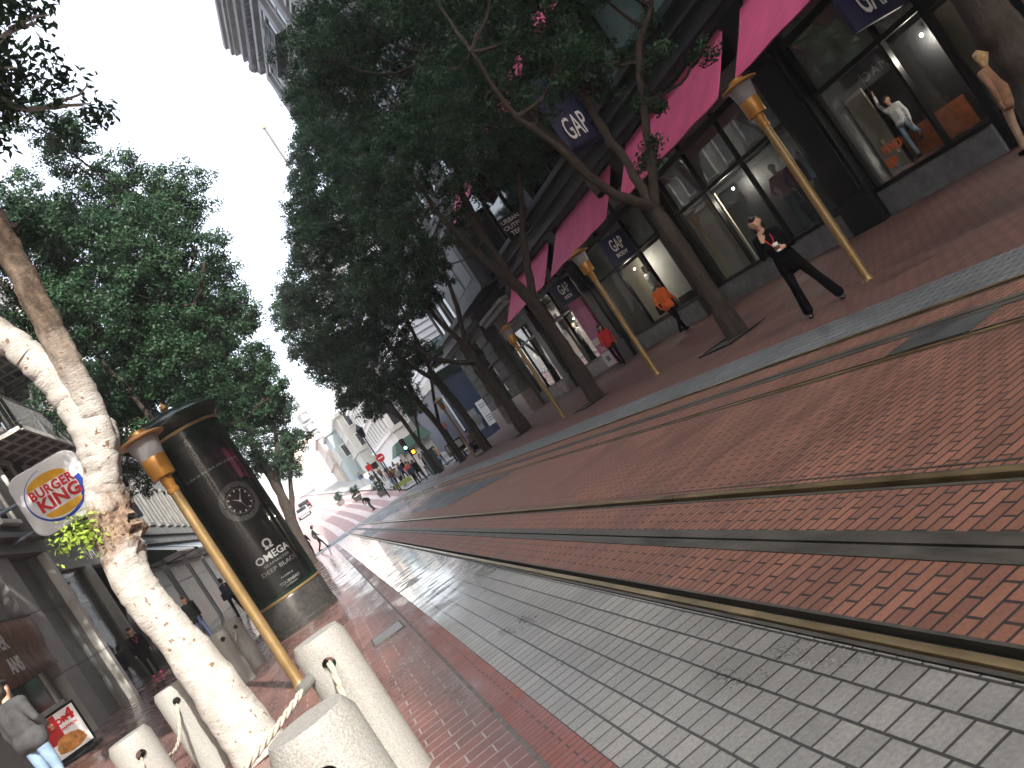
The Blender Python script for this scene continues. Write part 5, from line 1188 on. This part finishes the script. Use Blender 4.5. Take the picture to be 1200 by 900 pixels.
def person(label, loc, rz, pose, top, bottom, h=1.70, skin=SKIN, hair=HAIR, hairlen=0, vox=.022, jacket=.0, group=None, fat=1.0, flare=0.0, shoe=SUIT, fingers=True, hands=None, bag=None, trim=None, face=True, cat='person', name='person'):
    J = {k: Vector(v) for k, v in pose.items()}
    t = thing(name, label, cat, (0, 0, 0), group)
    p = J
    up = (p['hea'] - p['nec']).normalized(); fwd = Vector((0, -1, 0))
    hd = p['hea'] + up * .03
    body = [(p['nec'] - up * .05, p['nec'] + up * .06, .055, .052), (hd + up * .035 + fwd * -.01, hd + up * -.0 + fwd * .0, .088, .082), (hd - up * .02 + fwd * .015, hd - up * .075 + fwd * .035, .070, .045),
            (hd + fwd * .085 - up * .005, hd + fwd * .098 - up * .030, .012, .016), (hd + Vector((.082, 0, -.01)), hd + Vector((.084, .005, .02)), .016, .018), (hd + Vector((-.082, 0, -.01)), hd + Vector((-.084, .005, .02)), .016, .018),
            (hd + fwd * .075 - up * .065 + Vector((.018, 0, 0)), hd + fwd * .075 - up * .065 - Vector((.018, 0, 0)), .012, .012)]
    X = lambda v: Vector((v, 0, 0))
    torso = [(p['pel'] + X(.055), p['pel'] - X(.055), .100, .100)]
    torso += [(p['pel'] + X(x * .9) + Vector((0, 0, .06)), p['che'] + X(x * 1.12), .078, .086) for x in (-.062, 0, .062)]
    torso += [(p['che'] + X(x), (p['nec'] + p['che']) / 2 + X(x * .6) + Vector((0, 0, .02)), .086, .062) for x in (-.07, .07)]
    torso += [(p['shL'], p['nec'] - up * .02, .052, .046), (p['shR'], p['nec'] - up * .02, .052, .046), (p['shL'], p['che'] + X(.06), .050, .082), (p['shR'], p['che'] - X(.06), .050, .082)]
    arms = []; legs = []
    for s in 'LR':
        arms += [(p['sh' + s], p['el' + s], .052, .042), (p['el' + s], p['wr' + s], .041, .028)]
        legs += [(p['hi' + s], p['kn' + s], .080, .052), (p['kn' + s], p['an' + s], .050, .034)]
    feet = []
    for s in 'LR':
        f = p['an' + s]; feet.append((f + Vector((0, .03, -.045)), f + Vector((0.012 if s == 'L' else -.012, -.15, -.055)), .040, .033))
    H = []
    for s, sg in (('L', 1), ('R', -1)):
        w = p['wr' + s]; d = (w - p['el' + s]).normalized()
        if hands and s in hands: H += hand(w, *hands[s])
        elif fingers: H += hand(w, d, (0, -1, 0), (-sg, 0, 0), .35)
        else: H.append((w, w + d * .12, .032, .025))
    fused(body + torso + arms + legs + feet + H, 'body', skin, t, vox if not hands else .0075)
    inf = lambda L, k, c=0: [(a, b, ra * k + c, rb * k + c) for a, b, ra, rb in L]
    tt = inf(torso, 1 + (fat - 1) * .7, .012); aa = []
    for s in 'LR':
        w = p['wr' + s]; el = p['el' + s]; aa += [(p['sh' + s], el, .058 * (.5 + .5 * fat), .047), (el, el.lerp(w, .90), .047, .038)]
    hem = []
    if jacket:
        for sx in (-.08, 0, .08): hem.append((p['pel'] + Vector((sx, 0, .05)), p['pel'] + Vector((sx * 1.15, 0, -jacket)), .094 * (.5 + .5 * fat), .100 * (.5 + .5 * fat)))
    gtop = fused(tt + aa + hem, 'jacket' if jacket else 'top', top, t, max(vox, .014))
    ll = []
    for s in 'LR':
        ll += [(p['hi' + s] + Vector((0, 0, .03)), p['kn' + s], .090, .062 + flare * .2), (p['kn' + s], p['an' + s] + Vector((0, 0, .005 + flare)), .062 + flare * .2, .050 + flare)]
    ll += inf([torso[0]], 1.0, .01)
    fused(ll, 'trousers', bottom, t, max(vox, .014))
    for f1 in feet: fused([(f1[0], f1[1], f1[2] + .006, f1[3] + .006)], 'shoe', shoe, t, max(vox * .7, .012))
    hh = [(hd + up * .066 + Vector((0, .030, 0)), hd + up * .01 + Vector((0, .048, 0)), .086, .086), (hd + up * .088 + fwd * .035, hd + up * .07, .058, .074)]
    if hairlen: hh += [(hd + Vector((.055, .04, .0)), hd + Vector((.06, .05, -hairlen)), .055, .04), (hd + Vector((-.055, .04, .0)), hd + Vector((-.06, .05, -hairlen)), .055, .04), (hd + Vector((0, .06, 0)), hd + Vector((0, .07, -hairlen)), .06, .05)]
    if hair is not None: fused(hh, 'hair', hair, t, max(vox * .6, .012))
    if face:
        for sg in (-1, 1):
            MB().sphere(hd + fwd * .078 + up * .012 + Vector((.031 * sg, 0, 0)), .0085, 7).build('eye', HAIR, t, smooth=True)
        MB().tube([hd + fwd * .088 - up * .062 + Vector((x, 0, 0)) for x in (-.024, 0, .024)], [.003, .006, .003], 6).build('mouth', M('lips', (.40, .12, .10), .5), t)
    if bag: 
        c = Vector(bag); MB().hexa([(c.x - .06, c.y - .14, c.z - .16), (c.x + .06, c.y - .14, c.z - .16), (c.x + .06, c.y + .14, c.z - .16), (c.x - .06, c.y + .14, c.z - .16), (c.x - .04, c.y - .12, c.z + .14), (c.x + .04, c.y - .12, c.z + .14), (c.x + .04, c.y + .12, c.z + .14), (c.x - .04, c.y + .12, c.z + .14)]).build('shoulder_bag', SUIT, t, bevel=.02)
    if trim:
        MB().tube([p['nec'] + Vector((-.07, -.02, 0)), p['che'] + Vector((-.05, -.105, .06)), p['che'] + Vector((0, -.104, -.08))], .009, 8).tube([p['nec'] + Vector((.07, -.02, 0)), p['che'] + Vector((.05, -.105, .06)), p['che'] + Vector((0, -.104, -.08))], .009, 8).build('collar_trim', trim, t, smooth=True)
    t.location = loc; t.rotation_euler = (0, 0, rz); t.scale = (h / 1.7,) * 3
    return t
# the woman in black: weight on her right leg, hand to her chin, cup in the other hand
WOM = dict(pel=(-.10, 0, .93), che=(-.145, 0, 1.25), nec=(-.17, .0, 1.455), hea=(-.185, -.03, 1.60), shL=(.005, -.01, 1.385), elL=(.10, -.03, 1.10), wrL=(-.02, -.24, 1.12), shR=(-.315, 0, 1.39), elR=(-.36, -.12, 1.13), wrR=(-.24, -.19, 1.33),
           hiL=(-.01, 0, .90), knL=(.13, -.01, .49), anL=(.25, .0, .085), hiR=(-.19, 0, .91), knR=(-.22, -.02, .49), anR=(-.25, .0, .085))
LX, LY = 7.78, 10.52
SHOE = M('shiny_shoe', (.02, .02, .022), .25, var=.2)
pw = person('woman in black trouser suit with white coffee cup, hand raised to her chin', (LX, LY, .0), RAD(-36), WOM, SUIT, SUIT, h=1.70, hairlen=.10, vox=.013, jacket=.14, shoe=SHOE, flare=.030, trim=REDC,
       hands={'R': ((.18, -.10, 1.0), (1, .3, 0), (0, -.35, .3), .55), 'L': ((-1, -.25, .12), (0, .05, 1), (0, -1, .1), .75)})
rot = Matrix.Rotation(RAD(-36), 4, 'Z')
cp = rot @ Vector((-.115, -.315, 1.16)) + Vector((LX, LY, 0))
cup = thing('coffee_cup', 'white paper coffee cup with brown sleeve in the hand of the woman in black', 'cup', tuple(cp))
MB().lathe([(.030, -.06), (.041, .055), (.0, .055)], tuple(cp), 18).build('cup_body', WHITE, cup, smooth=30)
MB().lathe([(.0345, -.030), (.0405, .028), (.0415, .028), (.0355, -.030)], tuple(cp), 18).build('sleeve', M('sleeve_brown', (.12, .06, .03), .8), cup, smooth=30)
MB().lathe([(.044, .055), (.044, .064), (.039, .078), (0, .08)], tuple(cp), 18).build('lid', WHITE, cup, smooth=30)
person('person in orange jacket and dark trousers walking past the dark windows', (11.75, 22.0, zR(11.75)), RAD(120), dict(WALK, hea=(0, -.10, 1.55)), ORANGE, SUIT, h=1.72, jacket=.05, fat=1.3, hair=HAIR_B, bag=(.25, .05, .95))
person('person in red jacket with dark head covering near the pink poster', (11.7, 27.0, zR(11.7)), RAD(-30), WALK, REDC, SUIT, h=1.66, jacket=.06, fat=1.05, hairlen=.12)
person('person in grey jacket and light blue jeans at the bottom left corner', (-4.45, 12.55, zL(-4.5)), RAD(150), dict(BACK, elR=(-.30, .05, 1.14), wrR=(-.22, -.10, .98)), CHAR, DENIM, h=1.82, jacket=.04, fat=1.7, skin=SKIN)
person('person in dark coat with bright pink scarf standing at the black entrance', (-6.15, 27.6, .40), RAD(25), STAND, SUIT, SUIT, h=1.64, jacket=.22, trim=MAGC, hairlen=.05, shoe=MAGC)
person('person in bulky dark coat walking beyond the shaded bollards', (-4.9, 30.5, zL(-4.9)), RAD(20), WALK, SUIT, NAVYC, h=1.76, jacket=.12, fat=1.15, hair=HAIR_B)
person('person in dark top with pale bag walking behind the gold lamp pole', (-4.3, 36.5, zL(-4.3)), RAD(200), WALK, NAVYC, SUIT, h=1.72, jacket=.05, bag=(.26, .05, 1.0))
person('person seen from behind in black walking on the far left kerb', (-1.0, 52.0, .02), RAD(170), WALK, SUIT, SUIT, h=1.75, vox=.03, jacket=.06)
person('person in dark clothes stepping off the far left kerb ahead of another', (-.35, 55.0, .02), RAD(100), WALK, CHAR, SUIT, h=1.72, vox=.03, jacket=.05)
person('person in black leaning forward alone on the pink crossing', (4.35, 66.3, zh(66.3)), RAD(-60), dict(BEND), SUIT, CHAR, h=1.7, vox=.03, jacket=.1, fat=1.2)
person('person with magenta top sitting on the bench by the news racks', (9.9, 47.2, zR(9.9)), RAD(-50), SIT, MAGC, SUIT, h=1.72, vox=.03, hair=HAIR_B)
person('person in olive jacket sitting beside the one in magenta', (9.75, 46.2, zR(9.75)), RAD(-60), SIT, OLIVEC, NAVYC, h=1.74, vox=.03, jacket=.02)
bench = thing('bench', 'dark slatted bench holding two seated people by the right kerb', 'bench', (10.0, 46.7, zR(10)))
bz = zR(10.0)
m = MB()
for k in range(4): m.box(9.72 + k * .12, 9.81 + k * .12, 45.7, 47.8, bz + .38, bz + .41)
m.build('seat', DARK, bench)
m = MB()
for k in range(3): m.box(10.22, 10.25, 45.7, 47.8, bz + .5 + k * .14, bz + .6 + k * .14)
m.build('backrest', DARK, bench)
for y in (45.8, 47.65): MB().box(9.75, 10.28, y, y + .05, bz, bz + .38).box(10.25, 10.29, y, y + .05, bz + .38, bz + .9).build('leg', DARK, bench)
# pedestrians on the far right corner
CW = [(7.6, 60.2, NAVYC, SUIT, 'navy jacket'), (8.3, 62.0, SUIT, SUIT, 'all black'), (8.1, 64.6, REDC, SUIT, 'red top'), (9.1, 63.2, WHITEC, NAVYC, 'white shirt'), (7.5, 67.0, GREYC, SUIT, 'grey coat'), (8.6, 67.6, TAN, DENIM, 'tan coat'), (9.6, 66.2, NAVYC, DENIM, 'blue jacket and jeans'),
      (7.7, 71.0, OLIVEC, SUIT, 'olive jacket'), (8.9, 71.8, SUIT, DENIM, 'black top and jeans'), (7.8, 75.2, PLUMC, SUIT, 'dark plum top'), (9.0, 77.5, GREYC, NAVYC, 'grey top and navy trousers'), (7.6, 82.0, CHAR, SUIT, 'charcoal coat'), (8.6, 86.0, BROWNC, SUIT, 'brown top'), (8.0, 92.0, WHITEC, DENIM, 'white top and jeans'), (9.9, 60.9, CHAR, DENIM, 'charcoal jacket and jeans'), (8.8, 59.3, SUIT, NAVYC, 'black jacket and navy trousers'), (10.4, 63.0, TAN, SUIT, 'tan jacket and black trousers'), (8.5, 65.6, CHAR, NAVYC, 'charcoal jacket and navy trousers'), (10.1, 67.4, SUIT, GREYC, 'black top and grey trousers'), (8.2, 69.4, NAVYC, SUIT, 'navy top and black trousers'), (7.3, 69.9, MAROONC, DENIM, 'maroon top and jeans'), (8.4, 73.6, WHITEC, SUIT, 'white top and black trousers'), (7.4, 73.2, GREYC, DENIM, 'grey top and jeans'), (8.3, 79.0, SUIT, TAN, 'black top and tan trousers'), (7.5, 85.0, CHAR, GREYC, 'charcoal top and grey trousers'), (8.0, 98.0, NAVYC, GREYC, 'navy top and grey trousers')]
for i, (x, y, tp_, bt2, l) in enumerate(CW):
    z = zh(y) + .12 if y > 63.6 else .0
    person('pedestrian in %s in the crowd on the far right corner' % l, (bend(x, y), y, z), RAD([10, 190, 160, 20, -40, 200, 90, 15, 170, -20, 180, 30, 150, -10, 60, 185][i % 16]), WALK if i % 3 else STAND, tp_, bt2, h=1.62 + .035 * (i * 5 % 6), vox=.045, jacket=.04 if i % 2 else 0, hair=(HAIR, HAIR_B)[i % 2], hairlen=.12 * (i % 2), fingers=False, face=False, group='pedestrians on the far corner')
# shop window mannequins
def manne(label, loc, rz, pose, top, bottom, h=1.75): return person(label, loc, rz, pose, top, bottom, h=h, skin=BEIGE, hair=None, vox=.022, face=False, cat='mannequin', name='mannequin', shoe=SUIT, group='mannequins in the shop windows')
POSE2 = dict(STAND, elR=(-.30, -.02, 1.15), wrR=(-.17, -.14, .98), knL=(.11, -.08, .5), anL=(.12, -.08, .085))
person('person with fair hair in a tan coat and trousers walking at the right edge', (11.46, 9.27, zR(11.5)), RAD(160), WALK, M('camel_coat', (.24, .13, .075), .85, var=.3), M('sand_trousers', (.40, .28, .20), .85, var=.25), h=1.66, jacket=.13, bag=(-.24, .02, .98), hair=M('fair_hair', (.42, .27, .12), .6), hairlen=.10, fat=1.1)
manne('mannequin in purple and dark clothes nearest the dark pier', (12.92, 15.75, .93), RAD(-75), POSE2, M('plum_cloth', (.10, .03, .07), .8), NAVYC)
manne('mannequin in pale denim beside the purple one', (12.98, 15.25, .93), RAD(-100), STAND, DENIM, CHAR)
manne('mannequin in mauve and blue left of the purple one', (12.95, 16.35, .93), RAD(-60), POSE2, M('mauve_cloth', (.30, .14, .18), .8), NAVYC)
manne('mannequin in pale dress form in the second shop window', (12.95, 24.2, .93), RAD(-85), STAND, OFFW, GREYC)
manne('mannequin in white top by the third shop window', (12.95, 31.9, .93), RAD(-85), POSE2, WHITEC, CHAR)
for k, (y, tp_, l) in enumerate(((35.4, WHITEC, 'white'), (36.0, TAN, 'tan'), (36.9, GREYC, 'grey'), (37.5, REDC, 'rusty red'), (38.3, NAVYC, 'navy'))):
    manne('mannequin in %s top behind the louvred window' % l, (12.95, y, .93), RAD(-80 + 15 * (k % 3)), POSE2 if k % 2 else STAND, tp_, CHAR)
person('figure printed on the display poster, arm raised, in pale shirt and jeans', (12.98, 12.6, 1.02), RAD(-75), dict(STAND, elR=(-.26, 0, 1.62), wrR=(-.22, 0, 1.88), knL=(.22, -.05, .60), anL=(.16, .22, .42)), WHITEC, DENIM, h=1.30, vox=.02, cat='display figure', name='display_figure')

# ------------------------------------------------------------------ the far corner
def pole_sign(name, label, cat, x, y, z0, h): 
    t = thing(name, label, cat, (x, y, z0)); MB().tube([(x, y, z0), (x, y, z0 + h)], .05, 8).build('pole', DARK, t); return t
GRN = emit('green_lens', (.25, 1.0, .85), 4.0); AMB = emit('amber_hand', (1.0, .35, .02), 3.0)
tl = pole_sign('traffic_light', 'traffic light showing green with amber hand signal on the corner', 'traffic light', 8.0, 58.2, .0, 3.3)
h_ = MB().box(7.72, 8.08, 57.95, 58.2, 2.45, 3.4).build('signal_head', DARK, tl, bevel=.02)
for z, mt in ((3.2, M('red_lens_off', (.10, .01, .01), .3)), (2.95, M('amber_lens_off', (.10, .05, .01), .3)), (2.70, GRN)):
    c = MB().lathe([(0, -.02), (.11, -.01), (.115, .02)], n=16); c.v = [(7.9 + a_, 57.945 + c_, z + b_) for a_, b_, c_ in c.v]; c.build('lens', mt, h_)
ph = MB().box(8.05, 8.4, 57.98, 58.18, 1.95, 2.4).build('walk_signal', DARK, tl); MB().box(8.10, 8.32, 57.96, 57.979, 2.05, 2.3).build('hand_lens', AMB, ph)
ne = pole_sign('no_entry_sign', 'round red no entry sign with white bar on the far corner', 'sign', 6.9, 66.0, zh(66) + .1, 3.2)
c = MB().lathe([(0, -.02), (.34, -.02), (.34, .02), (0, .02)], n=28); c.v = [(6.9 + a_, 65.92 + c_, 3.3 + b_) for a_, b_, c_ in c.v]; c.build('disc', RED, ne)
MB().box(6.67, 7.13, 65.88, 65.895, 3.25, 3.35).build('white_bar', WHITE, ne)
rs_ = pole_sign('street_name_sign', 'red and black rectangular sign left of the no entry disc', 'sign', 5.9, 66.5, zh(66.5) + .1, 3.3)
MB().box(5.55, 6.0, 66.4, 66.44, 2.9, 3.4).build('red_plate', RED, rs_); MB().box(6.0, 6.5, 66.4, 66.44, 2.8, 3.3).build('black_plate', DARK, rs_)
lp = pole_sign('ornate_lamp', 'dark ornate lantern on a tall pole beyond the crossing', 'street lamp', 6.75, 66.2, zh(66.2) + .1, 5.1)
MB().lathe([(.10, 5.2), (.22, 5.35), (.30, 5.9), (.34, 5.95), (.12, 6.2), (.03, 6.45), (0, 6.5)], (6.75, 66.2, .15), 10).build('lantern', DARK, lp)
MB().lathe([(.05, 2.0), (.12, 2.1), (.06, 2.3)], (6.75, 66.2, .1), 8).build('pole_ring', DARK, lp)
kb = thing('green_awning_kiosk', 'white corner kiosk with green awning behind the no entry sign', 'kiosk', (10.2, 70, zh(70)))
MB().box(8.9, 11.6, 69, 72, zh(70), zh(70) + 2.6).build('body', OFFW, kb)
MB().hexa([(8.3, 68.3, 2.75), (11.8, 68.3, 2.75), (11.8, 72, 2.75), (8.3, 72, 2.75), (8.9, 69, 3.7), (11.6, 69, 3.7), (11.6, 72, 3.7), (8.9, 72, 3.7)]).build('awning', M('awning_green', (.03, .09, .06), .7), kb)
MB().box(9.1, 10.3, 68.96, 68.999, 1.1, 2.4).build('notice', WHITE, kb)
# news racks and a green utility cabinet by the right kerb
def rack(label, x, y, mat):
    z = zR(x); t = thing('news_rack', label, 'news rack', (x, y, z), 'news racks by the right kerb')
    MB().box(x - .25, x + .25, y - .22, y + .22, z + .45, z + 1.25).build('case', mat, t, bevel=.02)
    MB().box(x - .19, x + .19, y - .235, y - .221, z + .72, z + 1.15).build('window', WHITE, t)
    MB().box(x - .05, x + .05, y - .05, y + .05, z, z + .45).box(x - .2, x + .2, y - .2, y + .2, z, z + .04).build('leg', DARK, t)
for k, (l, mt) in enumerate((('black news rack nearest the seated people', DARK), ('white fronted news rack second from the seated people', OFFW), ('dark news rack third from the seated people', DARK), ('grey news rack farthest from the seated people', MGREY))):
    rack(l, 9.5 - .06 * k, 49.2 + .85 * k, mt)
gcab = thing('utility_cabinet', 'tall dark green cabinet below the amber hand signal', 'cabinet', (8.9, 57.6, 0))
MB().box(8.5, 9.3, 57.2, 58.0, .02, 1.75).build('case', M('cabinet_green', (.02, .05, .04), .5), gcab, bevel=.02)
MB().box(8.56, 9.24, 57.18, 57.199, .2, 1.6).build('door', M('cabinet_green_door', (.025, .06, .05), .45), gcab)
ng = pole_sign('parking_sign', 'small pale pink round sign on a thin post beside the news racks', 'sign', 9.9, 52.2, .0, 2.6)
c = MB().lathe([(0, -.015), (.24, -.015), (.24, .015), (0, .015)], n=20); c.v = [(9.9 + a_, 52.14 + c_, 2.4 + b_) for a_, b_, c_ in c.v]; c.build('disc', M('pink_sign', (.55, .25, .30), .5), ng)
# planters and a low barrier at the far corner
def planter(label, x, y, r, mat=MGREY):
    z = zh(y) + (.12 if x > 7 else 0.02); t = thing('planter', label, 'planter', (x, y, z), 'planters at the far corner')
    MB().lathe([(r * .7, 0), (r, .45), (r * .94, .45), (r * .9, .38), (0, .38)], (x, y, z), 16).build('pot', mat, t)
    link('foliage', crown_mesh('foliage', [(x, y, z + .85, r * 1.15), (x + .1, y, z + 1.1, r)], .12, 60, int(x * 10 + y)), LEAF, t)
planter('round clipped shrub in grey pot by the pink crossing', 6.1, 73.0, .45)
planter('low shrub in pot farther up the pink crossing', 4.9, 86, .5)
planter('shrub in pot on the left of the pink crossing', bend(-5.8, 86), 86, .8)
planter('small shrub in pot beside the farthest cars', 3.6, 95, .5)
ba_ = thing('barrier', 'low yellow green barrier with white post on the far corner', 'barrier', (7.2, 66.4, zh(66.4)))
MB().box(6.5, 8.1, 66.3, 66.5, zh(66) + .35, zh(66) + .75).build('board', M('lime_board', (.28, .36, .10), .6), ba_); MB().box(8.1, 8.2, 66.3, 66.45, zh(66), zh(66) + .9).box(6.5, 6.6, 66.3, 66.45, zh(66), zh(66) + .8).build('post', WHITE, ba_)
# cars climbing the hill
def car(label, x, y, col, van=False):
    z = zh(y) + .02; t = thing('parked_car', label, 'car', (x, y, z), 'cars on the upper road')
    prof = [(-2.1, .35), (2.1, .35), (2.15, .8), (1.3, .95), (.7, 1.42), (-1.1, 1.45), (-1.9, 1.0), (-2.15, .9)] if not van else [(-2.3, .35), (2.3, .35), (2.3, .95), (1.9, 1.9), (-2.2, 2.0), (-2.3, .9)]
    MB().prism([(x - .86, y - q, z + w) for q, w in prof], (1.72, 0, 0), 0).build('body', col, t, bevel=.06)
    MB().box(x - .7, x + .7, y + (1.32 if not van else 2.2) - .1, y + (1.5 if not van else 2.25), z + 1.02, z + 1.35).box(x - .68, x + .68, y - (1.62 if not van else 2.38), y - 1.1 if not van else y - 2.2, z + 1.05, z + (1.36 if not van else 1.7)).build('window', PANE, t)
    for sx in (-.8, .8):
        for sy in (-1.3, 1.3):
            w_ = MB().lathe([(0, -.1), (.32, -.1), (.32, .1), (0, .1)], n=16); w_.v = [(x + sx + c_, y + sy + a_, z + .32 + b_) for a_, b_, c_ in w_.v]; w_.build('wheel', BLACK, t)
    for sx in (-.6, .6): MB().box(x + sx - .12, x + sx + .12, y - (2.19 if not van else 2.34), y - 2.1, z + .62, z + .76).build('tail_light', RED, t)
CARW = M('car_white', (.75, .75, .74), .25, var=.05); CARS = M('car_silver', (.45, .46, .47), .3, metal=.5, var=.05)
car('white car leading at the top of the pink crossing', bend(-1.6, 114), 114, CARW); car('silver car beside the white one on the hill road', bend(1.2, 117), 117, CARS); car('white van standing farther up the hill road', bend(-3.8, 121), 121, CARW, True); car('dark car farthest up the hill road', bend(2.6, 134), 134, SUIT)
tr_ = thing('blossom_tree', 'pink flowering tree among the houses up the hill', 'tree', (9.4, 150, 5.6))
MB().tube([(9.4, 150, 5.4), (9.4, 150, 8.2)], [.16, .1], 8).build('trunk', BARK, tr_)
link('crown', crown_mesh('crown', [(9.4, 150, 9.0, 1.3), (10.4, 150, 8.6, 1.1), (8.7, 150, 8.4, .9)], .28, 18, 77), M('pink_blossom', (.62, .25, .28), .8, var=.3), tr_)
tr_ = thing('hill_tree', 'dark round tree on the left of the upper road', 'tree', (bend(-8.5, 120), 120, 3.7))
MB().tube([(bend(-8.5, 120), 120, 3.6), (bend(-8.5, 120), 120, 6.5)], [.25, .15], 8).build('trunk', BARK, tr_)
link('crown', crown_mesh('crown', [(bend(-8.5, 120) + dx, 120, 7.5 + dz, 1.6) for dx, dz in ((0, 0), (1.2, -.5), (-1.2, .2), (.2, 1.6))], .3, 16, 78), LEAF, tr_)
# flag pole beyond the trees and the overhead cable
fp = thing('flagpole', 'thin flagpole with gold ball above the roof of the white siding', 'flagpole', (13.2, 63.5, 18))
MB().tube([(13.2, 63.5, 18), (13.2, 63.5, 29.9)], .10, 6).build('pole', DGREY, fp); MB().sphere((13.2, 63.5, 29.95), .16, 8).build('ball', GOLD, fp, smooth=True)
